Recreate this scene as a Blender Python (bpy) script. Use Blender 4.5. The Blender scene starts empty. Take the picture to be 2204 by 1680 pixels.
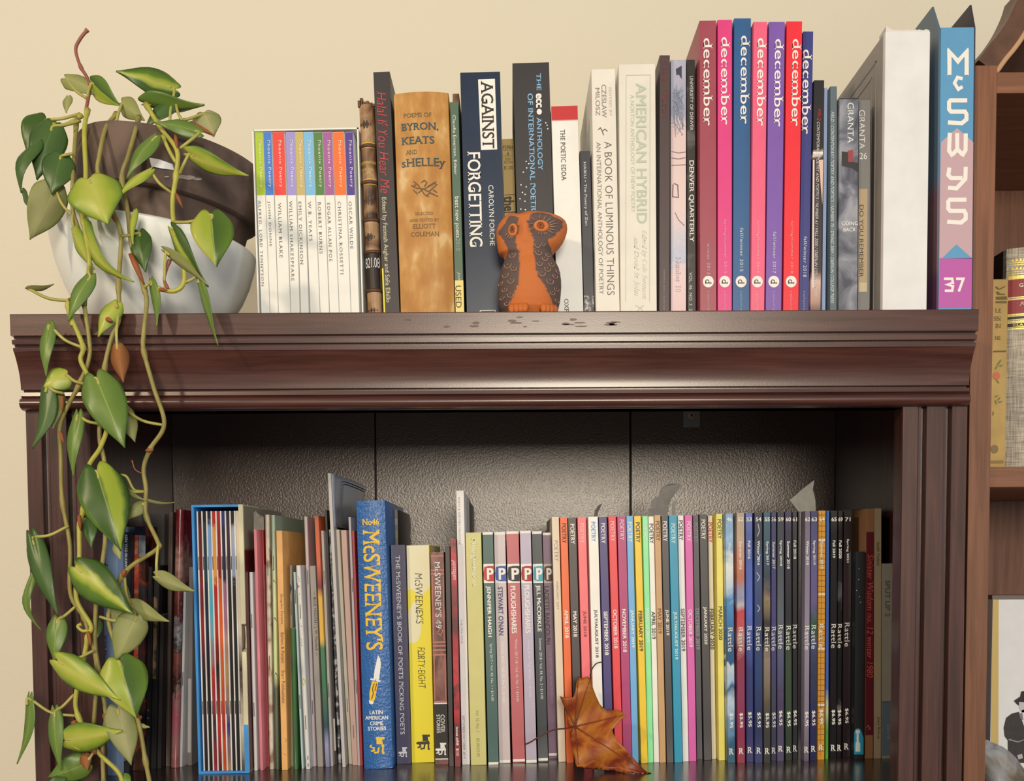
import bpy, bmesh, math, random
from mathutils import Vector, Matrix, noise

# ------------------------------------------------------------------ camera
scene = bpy.context.scene
COL = scene.collection
F, PX, PY, CAMD, CAMZ = 2200.0, 1102.0, 1306.0, 0.85, 0.195
PITCH, ROLL = math.radians(2.77), math.radians(0.3)
FWD = Vector((0, math.cos(PITCH), -math.sin(PITCH)))
UP0 = Vector((0, math.sin(PITCH), math.cos(PITCH)))
RGT = Vector((1, 0, 0)) * math.cos(ROLL) - UP0 * math.sin(ROLL)
UPV = Vector((1, 0, 0)) * math.sin(ROLL) + UP0 * math.cos(ROLL)
CAM = Vector((0, -CAMD, CAMZ))
cam_data = bpy.data.cameras.new('camera')
cam = bpy.data.objects.new('camera', cam_data)
COL.objects.link(cam)
cam.matrix_world = Matrix(((RGT.x, UPV.x, -FWD.x, CAM.x), (RGT.y, UPV.y, -FWD.y, CAM.y),
                           (RGT.z, UPV.z, -FWD.z, CAM.z), (0, 0, 0, 1)))
cam_data.sensor_fit = 'HORIZONTAL'
cam_data.sensor_width = 36.0
cam_data.lens = F / 2204.0 * 36.0
cam_data.shift_y = (PY - 840.0) / 2204.0
cam_data.clip_start = 0.02
scene.camera = cam

# ------------------------------------------------------------------ light and exposure
scene.view_settings.view_transform = 'Standard'
scene.view_settings.look = 'None'
scene.view_settings.gamma = 1.0
scene.view_settings.use_curve_mapping = False
scene.view_settings.exposure = -0.06
world = bpy.data.worlds.new('room_ambience')
scene.world = world
world.use_nodes = True
world.node_tree.nodes['Background'].inputs[0].default_value = (1.0, 0.90, 0.76, 1)
world.node_tree.nodes['Background'].inputs[1].default_value = 0.36


def area_light(name, loc, target, power, size, color, shape='DISK', size_y=None):
    d = bpy.data.lights.new(name, 'AREA')
    d.shape = shape
    d.size = size
    if size_y:
        d.size_y = size_y
    d.energy = power
    d.color = color
    o = bpy.data.objects.new(name, d)
    COL.objects.link(o)
    o.location = loc
    o.rotation_euler = (Vector(target) - Vector(loc)).to_track_quat('-Z', 'Y').to_euler()
    return o


area_light('floor_lamp_light', (-1.05, -1.35, 1.05), (-0.1, 0.05, 0.3), 12, 0.13, (1.0, 0.79, 0.53))
area_light('ceiling_light', (0.24, -2.7, 0.54), (0.0, 0.2, 0.3), 46, 0.70, (1.0, 0.88, 0.70), 'RECTANGLE', 0.55)
area_light('window_daylight', (2.1, -1.3, 0.35), (0.1, 0.05, 0.25), 7.0, 0.9, (0.72, 0.84, 1.0), 'RECTANGLE', 1.2)


# ------------------------------------------------------------------ helpers: pixels of the 2204x1680 frame to places
def ray(u, v):
    return FWD + RGT * ((u - PX) / F) - UPV * ((v - PY) / F)


def at(u, v, Y):
    d = ray(u, v)
    return CAM + d * ((Y - CAM.y) / d.y)


def at_z(u, v, z):
    d = ray(u, v)
    return CAM + d * ((z - CAM.z) / d.z)


def proj(P):
    d = Vector(P) - CAM
    w = d.dot(FWD)
    return PX + F * d.dot(RGT) / w, PY - F * d.dot(UPV) / w


def mpp(Y):
    return (CAMD + Y) / F


class Crop:
    def __init__(s, x0, y0, k):
        s.x0, s.y0, s.k = x0, y0, k

    def __call__(s, x, y):
        return (s.x0 + s.k * x, s.y0 + s.k * y)


# ------------------------------------------------------------------ materials
def s2l(c):
    c = c / 255.0
    return c / 12.92 if c <= 0.04045 else ((c + 0.055) / 1.055) ** 2.4


WHITE = (s2l(246), s2l(236), s2l(214))


def lin(c):
    """paint colour from the colour seen under the room's warm light"""
    return tuple(min(0.86, max(0.004, 0.82 * s2l(c[i]) / WHITE[i])) for i in range(3)) + (1.0,)


MATS = {}


def nodes(m):
    return m.node_tree.nodes, m.node_tree.links, m.node_tree.nodes['Principled BSDF']


def mat(c, rough=0.55, bump=0.0, bscale=400.0, spec=0.5, metal=0.0, vary=0.0, vscale=60.0, sheen=0.0, key=None, coat=0.0):
    k = ('m', tuple(c), rough, bump, bscale, spec, metal, vary, vscale, coat, key)
    if k in MATS:
        return MATS[k]
    m = bpy.data.materials.new('paint_%d_%d_%d' % tuple(int(x) for x in c[:3]))
    m.use_nodes = True
    N, L, P = nodes(m)
    P.inputs['Base Color'].default_value = lin(c)
    P.inputs['Roughness'].default_value = rough
    P.inputs['Specular IOR Level'].default_value = spec
    P.inputs['Metallic'].default_value = metal
    P.inputs['Coat Weight'].default_value = coat
    if bump or vary:
        tc = N.new('ShaderNodeTexCoord')
    if bump:
        nt = N.new('ShaderNodeTexNoise')
        nt.inputs['Scale'].default_value = bscale
        nt.inputs['Detail'].default_value = 3
        b = N.new('ShaderNodeBump')
        b.inputs['Strength'].default_value = bump
        b.inputs['Distance'].default_value = 0.001
        L.new(tc.outputs['Object'], nt.inputs['Vector'])
        L.new(nt.outputs['Fac'], b.inputs['Height'])
        L.new(b.outputs['Normal'], P.inputs['Normal'])
    if vary:
        n2 = N.new('ShaderNodeTexNoise')
        n2.inputs['Scale'].default_value = vscale
        n2.inputs['Detail'].default_value = 4
        mr = N.new('ShaderNodeMapRange')
        mr.inputs['From Min'].default_value = 0.3
        mr.inputs['From Max'].default_value = 0.7
        mr.inputs['To Min'].default_value = 1 - vary
        mr.inputs['To Max'].default_value = 1 + vary
        hsv = N.new('ShaderNodeHueSaturation')
        hsv.inputs['Color'].default_value = lin(c)
        L.new(tc.outputs['Object'], n2.inputs['Vector'])
        L.new(n2.outputs['Fac'], mr.inputs['Value'])
        L.new(mr.outputs['Result'], hsv.inputs['Value'])
        L.new(hsv.outputs['Color'], P.inputs['Base Color'])
    MATS[k] = m
    return m


def art(stops, scale=30.0, stretch=(1, 1, 1), rough=0.4, zmix=0.0, H=0.23, detail=4.0, distort=0.0, const=False, seed=0.0, spec=0.5):
    """printed picture: noise through a colour ramp; zmix=1 makes the ramp run from the top of the spine to its foot"""
    k = ('a', tuple(map(tuple, [(p,) + tuple(c) for p, c in stops])), scale, stretch, rough, zmix, H, distort, const, seed)
    if k in MATS:
        return MATS[k]
    m = bpy.data.materials.new('printed_art')
    m.use_nodes = True
    N, L, P = nodes(m)
    P.inputs['Roughness'].default_value = rough
    P.inputs['Specular IOR Level'].default_value = spec
    tc = N.new('ShaderNodeTexCoord')
    mp = N.new('ShaderNodeMapping')
    mp.inputs['Scale'].default_value = stretch
    mp.inputs['Location'].default_value = (seed, seed * 0.7, seed * 1.3)
    nt = N.new('ShaderNodeTexNoise')
    nt.inputs['Scale'].default_value = scale
    nt.inputs['Detail'].default_value = detail
    nt.inputs['Distortion'].default_value = distort
    L.new(tc.outputs['Object'], mp.inputs['Vector'])
    L.new(mp.outputs['Vector'], nt.inputs['Vector'])
    n_s = N.new('ShaderNodeMapRange')
    n_s.inputs['From Min'].default_value = 0.28
    n_s.inputs['From Max'].default_value = 0.72
    L.new(nt.outputs['Fac'], n_s.inputs['Value'])
    sep = N.new('ShaderNodeSeparateXYZ')
    L.new(tc.outputs['Object'], sep.inputs['Vector'])
    zf = N.new('ShaderNodeMapRange')
    zf.inputs['From Min'].default_value = H
    zf.inputs['From Max'].default_value = 0.0
    L.new(sep.outputs['Z'], zf.inputs['Value'])
    mx = N.new('ShaderNodeMix')
    mx.inputs['Factor'].default_value = zmix
    L.new(n_s.outputs['Result'], mx.inputs[2])
    L.new(zf.outputs['Result'], mx.inputs[3])
    rp = N.new('ShaderNodeValToRGB')
    rp.color_ramp.interpolation = 'CONSTANT' if const else 'LINEAR'
    el = rp.color_ramp.elements
    while len(el) < len(stops):
        el.new(0.5)
    for e, (p, c) in zip(el, stops):
        e.position = p
        e.color = lin(c)
    L.new(mx.outputs[0], rp.inputs['Fac'])
    L.new(rp.outputs['Color'], P.inputs['Base Color'])
    MATS[k] = m
    return m


def wood(c1, c2, rough, axis='X', gscale=9.0, name='wood', coat=0.0, grain=None, bump=0.06):
    m = bpy.data.materials.new(name)
    m.use_nodes = True
    N, L, P = nodes(m)
    P.inputs['Roughness'].default_value = rough
    P.inputs['Coat Weight'].default_value = coat
    P.inputs['Coat Roughness'].default_value = 0.25
    tc = N.new('ShaderNodeTexCoord')
    mp = N.new('ShaderNodeMapping')
    s = {'X': (1.2, 26, 26), 'Z': (26, 26, 1.2)}[axis]
    mp.inputs['Scale'].default_value = s
    nt = N.new('ShaderNodeTexNoise')
    nt.inputs['Scale'].default_value = gscale
    nt.inputs['Detail'].default_value = 6
    nt.inputs['Distortion'].default_value = 0.6
    rp = N.new('ShaderNodeValToRGB')
    rp.color_ramp.elements[0].position = 0.3
    rp.color_ramp.elements[0].color = lin(c1)
    rp.color_ramp.elements[1].position = 0.7
    rp.color_ramp.elements[1].color = lin(c2)
    b = N.new('ShaderNodeBump')
    b.inputs['Strength'].default_value = bump
    b.inputs['Distance'].default_value = 0.001
    L.new(tc.outputs['Object'], mp.inputs['Vector'])
    L.new(mp.outputs['Vector'], nt.inputs['Vector'])
    L.new(nt.outputs['Fac'], rp.inputs['Fac'])
    L.new(rp.outputs['Color'], P.inputs['Base Color'])
    if grain:
        n2 = N.new('ShaderNodeTexNoise')
        n2.inputs['Scale'].default_value = grain
        n2.inputs['Detail'].default_value = 2
        L.new(tc.outputs['Object'], n2.inputs['Vector'])
        L.new(n2.outputs['Fac'], b.inputs['Height'])
    else:
        L.new(nt.outputs['Fac'], b.inputs['Height'])
    L.new(b.outputs['Normal'], P.inputs['Normal'])
    return m


# ------------------------------------------------------------------ helpers: meshes and things
def mesh_obj(name, verts, faces, m, parent=None, smooth=False, mats=None, fmat=None, world_space=True):
    me = bpy.data.meshes.new(name)
    me.from_pydata([tuple(v) for v in verts], [], faces)
    if mats:
        for q in mats:
            me.materials.append(q)
        if fmat:
            for p, i in zip(me.polygons, fmat):
                p.material_index = i
    elif m:
        me.materials.append(m)
    if smooth:
        me.polygons.foreach_set('use_smooth', [True] * len(me.polygons))
    me.update()
    o = bpy.data.objects.new(name, me)
    COL.objects.link(o)
    if parent:
        o.parent = parent
        if world_space:
            o.matrix_parent_inverse = WM(parent).inverted()
    return o


def WM(o):
    m = Matrix.LocRotScale(o.location, o.rotation_euler, o.scale)
    if o.parent:
        m = WM(o.parent) @ o.matrix_parent_inverse @ m
    return m


def fix_normals(o):
    bm = bmesh.new()
    bm.from_mesh(o.data)
    bmesh.ops.recalc_face_normals(bm, faces=bm.faces[:])
    bm.to_mesh(o.data)
    bm.free()
    return o


def thing(name, label, cat, loc=(0, 0, 0), rot=(0, 0, 0), group=None):
    o = bpy.data.objects.new(name, None)
    o.empty_display_size = 0.02
    COL.objects.link(o)
    o.location = loc
    o.rotation_euler = rot
    return tag(o, label, cat, group)


def tag(o, label, cat, group=None):
    o['label'] = label
    o['category'] = cat
    if group:
        o['group'] = group
    return o


def box_vf(x0, x1, y0, y1, z0, z1):
    v = [(x0, y0, z0), (x1, y0, z0), (x1, y1, z0), (x0, y1, z0), (x0, y0, z1), (x1, y0, z1), (x1, y1, z1), (x0, y1, z1)]
    f = [(3, 2, 1, 0), (4, 5, 6, 7), (0, 1, 5, 4), (1, 2, 6, 5), (2, 3, 7, 6), (3, 0, 4, 7)]
    return v, f


def box(name, x0, x1, y0, y1, z0, z1, m, parent=None, bevel=0.0, ws=True):
    v, f = box_vf(x0, x1, y0, y1, z0, z1)
    o = mesh_obj(name, v, f, m, parent, world_space=ws)
    if bevel:
        b = o.modifiers.new('bevel', 'BEVEL')
        b.width = bevel
        b.segments = 2
    return o


def extrude_profile(name, prof, axis, a, b, m, parent=None, smooth=False):
    """prof: closed list of 2D points; axis 'X' -> points are (y,z), axis 'Z' -> points are (x,y)"""
    n = len(prof)
    V = []
    for t in (a, b):
        for p in prof:
            V.append((t, p[0], p[1]) if axis == 'X' else (p[0], p[1], t))
    Fc = [(i, (i + 1) % n, n + (i + 1) % n, n + i) for i in range(n)]
    Fc += [tuple(range(n - 1, -1, -1)), tuple(range(n, 2 * n))]
    o = mesh_obj(name, V, Fc, m, parent)
    fix_normals(o)
    if smooth:
        o.data.polygons.foreach_set('use_smooth', [True] * len(o.data.polygons))
        o.data.set_sharp_from_angle(angle=math.radians(28))
    return o


def catmull(pts, n=6):
    P = [Vector(p) for p in pts]
    P = [P[0] * 2 - P[1]] + P + [P[-1] * 2 - P[-2]]
    out = []
    for i in range(1, len(P) - 2):
        a, b, c, d = P[i - 1], P[i], P[i + 1], P[i + 2]
        for k in range(n):
            t = k / n
            out.append(0.5 * ((2 * b) + (c - a) * t + (2 * a - 5 * b + 4 * c - d) * t * t + (3 * b - a - 3 * c + d) * t ** 3))
    out.append(P[-2])
    return out


def tube_vf(pts, r, sides=6, base=0):
    """pts: list of Vector, r: radius or list"""
    n = len(pts)
    R = r if isinstance(r, (list, tuple)) else [r] * n
    V, Fc = [], []
    prev = None
    for i, p in enumerate(pts):
        t = (pts[min(i + 1, n - 1)] - pts[max(i - 1, 0)])
        if t.length < 1e-9:
            t = Vector((0, 0, 1))
        t.normalize()
        if prev is None:
            a = t.orthogonal().normalized()
        else:
            a = prev - t * prev.dot(t)
            a = a.normalized() if a.length > 1e-6 else t.orthogonal().normalized()
        prev = a
        b = t.cross(a)
        for k in range(sides):
            ang = 2 * math.pi * k / sides
            V.append(p + (a * math.cos(ang) + b * math.sin(ang)) * R[i])
    for i in range(n - 1):
        for k in range(sides):
            q = (k + 1) % sides
            Fc.append((base + i * sides + k, base + i * sides + q, base + (i + 1) * sides + q, base + (i + 1) * sides + k))
    Fc.append(tuple(base + k for k in range(sides - 1, -1, -1)))
    Fc.append(tuple(base + (n - 1) * sides + k for k in range(sides)))
    return V, Fc


def tube(name, pts, r, m, parent=None, sides=6, smooth=True):
    V, Fc = tube_vf([Vector(p) for p in pts], r, sides)
    return mesh_obj(name, V, Fc, m, parent, smooth=smooth)


class Acc:
    """collects shapes that form one part"""
    def __init__(s):
        s.V, s.F = [], []

    def add(s, V, Fc):
        b = len(s.V)
        s.V += list(V)
        s.F += [tuple(i + b for i in f) for f in Fc]

    def tube(s, pts, r, sides=5):
        V, Fc = tube_vf([Vector(p) for p in pts], r, sides, len(s.V))
        s.V += V
        s.F += Fc

    def build(s, name, m, parent=None, smooth=False, ws=True):
        return mesh_obj(name, s.V, s.F, m, parent, smooth=smooth, world_space=ws)


# ------------------------------------------------------------------ lettering
GLYPH = {}


def glyphs(s, serif=False, bold=0.0, slant=0.0, space=1.0, res=3):
    """flat letters as (verts in a 0..1 box, faces, aspect)"""
    k = (s, serif, bold, slant, space, res)
    if k in GLYPH:
        return GLYPH[k]
    c = bpy.data.curves.new('letters', 'FONT')
    c.body = s
    c.size = 1.0
    c.resolution_u = res
    c.offset = min(0.0, bold)
    c.shear = slant
    c.space_character = space
    c.space_line = 0.9
    c.fill_mode = 'FRONT'
    o = bpy.data.objects.new('letters', c)
    me = o.to_mesh()
    V = [(v.co.x, v.co.y) for v in me.vertices]
    Fc = [tuple(p.vertices) for p in me.polygons]
    o.to_mesh_clear()
    bpy.data.objects.remove(o)
    bpy.data.curves.remove(c)
    if serif:
        cnt = {}
        for f in Fc:
            for i in range(len(f)):
                e = tuple(sorted((f[i], f[(i + 1) % len(f)])))
                cnt[e] = cnt.get(e, 0) + 1
        sp, th = 0.062, 0.042
        for (a, b), n in list(cnt.items()):
            if n != 1:
                continue
            (x0, y0), (x1, y1) = V[a], V[b]
            w = abs(x1 - x0)
            if abs(y1 - y0) < 0.004 and 0.045 < w < 0.20:
                y = (y0 + y1) / 2
                d = th if y < 0.3 else -th
                xa, xb = min(x0, x1) - sp, max(x0, x1) + sp
                q = len(V)
                V += [(xa, y), (xb, y), (xb, y + d), (xa, y + d)]
                Fc.append((q, q + 1, q + 2, q + 3) if d > 0 else (q + 3, q + 2, q + 1, q))
    if not V:
        return [], [], 1.0
    if bold > 0:        # heavier strokes: the letters laid over themselves a little apart
        V0, F0 = V, Fc
        V, Fc = [], []
        for dx, dy in ((-1, -.6), (1, -.6), (-1, .6), (1, .6)):
            q = len(V)
            V += [(x + dx * bold, y + dy * bold) for x, y in V0]
            Fc += [tuple(i + q for i in f) for f in F0]
    x0, x1 = min(p[0] for p in V), max(p[0] for p in V)
    y0, y1 = min(p[1] for p in V), max(p[1] for p in V)
    W, Hh = max(x1 - x0, 1e-6), max(y1 - y0, 1e-6)
    r = ([((x - x0) / W - 0.5, (y - y0) / Hh - 0.5) for x, y in V], Fc, W / Hh)
    GLYPH[k] = r
    return r


def T(s, y0, y1, xc=None, h=10, c=(255, 255, 255), serif=False, bold=0.0, slant=0.0, space=1.0, name='title_lettering'):
    return dict(k='T', s=s, y0=y0, y1=y1, xc=xc, h=h, c=c, g=(serif, bold, slant, space), n=name)


def TH(s, x0, x1, y0, y1, c=(255, 255, 255), serif=False, bold=0.0, slant=0.0, space=1.0, name='title_lettering'):
    return dict(k='H', s=s, x0=x0, x1=x1, y0=y0, y1=y1, c=c, g=(serif, bold, slant, space), n=name)


def B(y0, y1, c, x0=None, x1=None, name='colour_block', lift=0.00012, m=None):
    return dict(k='B', y0=y0, y1=y1, x0=x0, x1=x1, c=c, n=name, lift=lift, m=m)


def PG(pts, c, name='printed_mark', lift=0.00022):
    return dict(k='P', pts=pts, c=c, n=name, lift=lift)


def ST(lines, w, c, name='printed_mark', lift=0.00024):
    """drawn strokes of a width"""
    return dict(k='S', lines=lines, w=w, c=c, n=name, lift=lift)


def stroke_vf(pts, w):
    """flat ribbon along 2D pts with mitred joins"""
    n = len(pts)
    L, R = [], []
    for i in range(n):
        p = Vector(pts[i])
        d1 = (p - Vector(pts[i - 1])).normalized() if i else None
        d2 = (Vector(pts[i + 1]) - p).normalized() if i < n - 1 else None
        d1 = d1 or d2
        d2 = d2 or d1
        n1, n2 = Vector((-d1.y, d1.x)), Vector((-d2.y, d2.x))
        mm = n1 + n2
        mm = mm.normalized() if mm.length > 1e-4 else n1
        k = min(2.2, 1.0 / max(0.35, mm.dot(n1)))
        L.append(p + mm * (w / 2 * k))
        R.append(p - mm * (w / 2 * k))
    V = L + R
    Fc = [(i, i + 1, n + i + 1, n + i) for i in range(n - 1)]
    return V, Fc


# ------------------------------------------------------------------ the setting
ZTOP = 0.392            # top of the dark bookcase (z = 0 is the shelf board inside it)
YB = 0.31               # its back panel
YWALL = 0.335
m_wall = mat((238, 224, 190), 0.85, bump=0.35, bscale=260, spec=0.2)
m_floor = wood((110, 75, 50), (150, 105, 70), 0.5, 'X', name='floor_wood')
o = box('wall_back', -2.6, 2.6, YWALL, YWALL + 0.1, -1.5, 1.6, m_wall)
o['kind'] = 'structure'
o = box('floor', -2.6, 2.6, -3.4, YWALL, -1.55, -1.5, m_floor)
o['kind'] = 'structure'

# ------------------------------------------------------------------ dark bookcase
m_dark = wood((62, 32, 26), (92, 54, 45), 0.30, 'X', name='dark_cherry_wood', coat=0.6, grain=900, bump=0.05)
m_darkv = wood((56, 28, 23), (84, 48, 40), 0.32, 'Z', name='dark_cherry_wood_upright', coat=0.6)
m_in = mat((44, 27, 24), 0.5, bump=0.1, bscale=300)
m_back = mat((84, 63, 52), 0.33, bump=0.34, bscale=480, spec=1.0)
XL, XR = -0.4015, 0.3775
bc = thing('bookcase', 'dark cherry wood bookcase with moulded cornice and fluted uprights', 'bookcase', ((XL + XR) / 2, 0.15, -1.5))
# cornice: moulding profile (y, z) at the front, from the top board down to the bead
zt = ZTOP
k = 0.000377
prof = [(0.02, zt), (-0.0195, zt), (-0.020, zt - 0.0008), (-0.0198, zt - 45 * k),
        (-0.0145, zt - 46 * k), (-0.0145, zt - 52 * k), (-0.0180, zt - 53 * k), (-0.0176, zt - 62 * k),
        (-0.0130, zt - 63 * k), (-0.0130, zt - 68 * k), (-0.0162, zt - 69 * k), (-0.0158, zt - 76 * k)]
for i in range(11):     # cove
    t = i / 10
    zz = zt - (77 + t * 76) * k
    prof.append((-0.0150 + 0.0104 * math.sin(t * math.pi / 2) ** 0.9, zz))
prof += [(0.0005, zt - 154 * k), (0.0005, zt - 158 * k), (-0.0052, zt - 159 * k), (-0.0056, zt - 167 * k), (-0.0044, zt - 168 * k)]
for i in range(11):     # bead
    a = math.radians(70 - i * 15)
    prof.append((-0.001 - 0.0075 * math.cos(a), zt - (183 - 14 * math.sin(a)) * k))
prof += [(0.004, zt - 197.5 * k), (0.02, zt - 197.5 * k)]
CB = zt - 197.5 * k
extrude_profile('cornice', prof, 'X', XL, XR - 0.002, m_dark, bc, smooth=True)
box('top_board', XL + 0.003, XR - 0.004, 0.02, YB + 0.018, ZTOP - 0.02, ZTOP, m_dark, bc, 0.0008)
box('header_rail', XL + 0.02, XR - 0.02, 0.004, 0.02, CB, ZTOP - 0.02, m_in, bc)
box('side_panel', XL, XL + 0.019, 0.018, YB + 0.018, -1.5, ZTOP - 0.02, m_darkv, bc)
box('side_panel', XR - 0.012, XR, 0.018, YB + 0.018, -1.5, ZTOP - 0.02, m_darkv, bc)
s1, s2 = at(808, 1000, YB).x, at(1357, 1000, YB).x
for a, b in ((XL + 0.019, s1 - 0.0008), (s1 + 0.0008, s2 - 0.0009), (s2 + 0.0009, XR - 0.012)):
    box('back_panel', a, b, YB, YB + 0.006, -0.02, ZTOP - 0.02, m_back, bc, 0.0006)
box('backing', XL + 0.019, XR - 0.012, YB + 0.008, YB + 0.016, -1.5, ZTOP - 0.02, m_in, bc)
m_shelf = wood((44, 30, 27), (66, 46, 40), 0.22, 'X', name='shelf_wood', coat=0.4, grain=700, bump=0.04)
box('shelf_board', XL + 0.019, XR - 0.012, 0.006, YB, -0.022, 0.0, m_shelf, bc, 0.0008)
random.seed(31)
for i in range(18):      # dark scuffs worn into the front edge
    u_ = 860 + 600 * random.random() ** .8
    c_ = at(u_, 686 + 16 * random.random() + 4 * math.sin(i), -0.0202)
    a_, b_ = .0012 + .004 * random.random(), .0003 + .0006 * random.random()
    mesh_obj('scuff', [(c_.x + a_ * math.cos(t * .785) * (1 + .3 * random.random()), -0.02015, c_.z + b_ * math.sin(t * .785) * (1 + .5 * random.random())) for t in range(8)], [tuple(range(8))], mat((84, 52, 43), .38, coat=.35), bc)
# fluted uprights: profile (x, y) in pixels of width 143
px = 0.000386


def upright(x0, sgn):
    w = [(0, 0.018), (0, 0.0012), (1.5, 0), (33, 0), (38, 0.0022), (42, 0.0022), (43, 0.0075), (51, 0.0075), (52, 0.0005), (53, 0),
         (88, 0), (92, 0.0022), (96, 0.0022), (97, 0.0075), (105, 0.0075), (106, 0.0005), (107, 0), (138, 0), (140, 0.0012), (140, 0.018)]
    pr = [(x0 + sgn * a * px, y) for a, y in w]
    extrude_profile('fluted_upright', pr, 'Z', -1.5, CB, m_darkv, bc)


upright(XR - 0.0545, 1)
upright(XL + 0.0545, -1)
# steel bracket on the back panel with one screw
p = at(1489, 893, YB - 0.003)
q = 0.00053
m_steel = mat((150, 150, 142), 0.4, metal=0.5)
br = box('wall_bracket', p.x - 18 * q, p.x + 18 * q, YB - 0.0022, YB - 0.0002, p.z - 25 * q, ZTOP - 0.02, m_steel, bc, 0.0003)
A = Acc()
n = 20
ring = [(math.cos(2 * math.pi * i / n), math.sin(2 * math.pi * i / n)) for i in range(n)]
r = 8.0 * q
ys = YB - 0.0022
A.add([(p.x + r * a, ys, p.z + r * b) for a, b in ring] + [(p.x + r * 0.72 * a, ys - 0.0011, p.z + r * 0.72 * b) for a, b in ring],
      [(i, (i + 1) % n, n + (i + 1) % n, n + i) for i in range(n)] + [tuple(range(n, 2 * n))])
sc = A.build('screw', mat((232, 190, 150), 0.3, metal=0.35), br)
A = Acc()
for ang in (0.6, 0.6 + math.pi / 2):
    d = Vector((math.cos(ang), 0, math.sin(ang)))
    e = Vector((-d.z, 0, d.x))
    c0 = Vector((p.x, ys - 0.0013, p.z))
    A.add([c0 + d * r * .55 + e * r * .13, c0 + d * r * .55 - e * r * .13, c0 - d * r * .55 - e * r * .13, c0 - d * r * .55 + e * r * .13], [(0, 1, 2, 3)])
A.build('screw_slot', mat((60, 20, 15), 0.6), br)

# ------------------------------------------------------------------ books
CHAIN = {}
random.seed(4)


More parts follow.
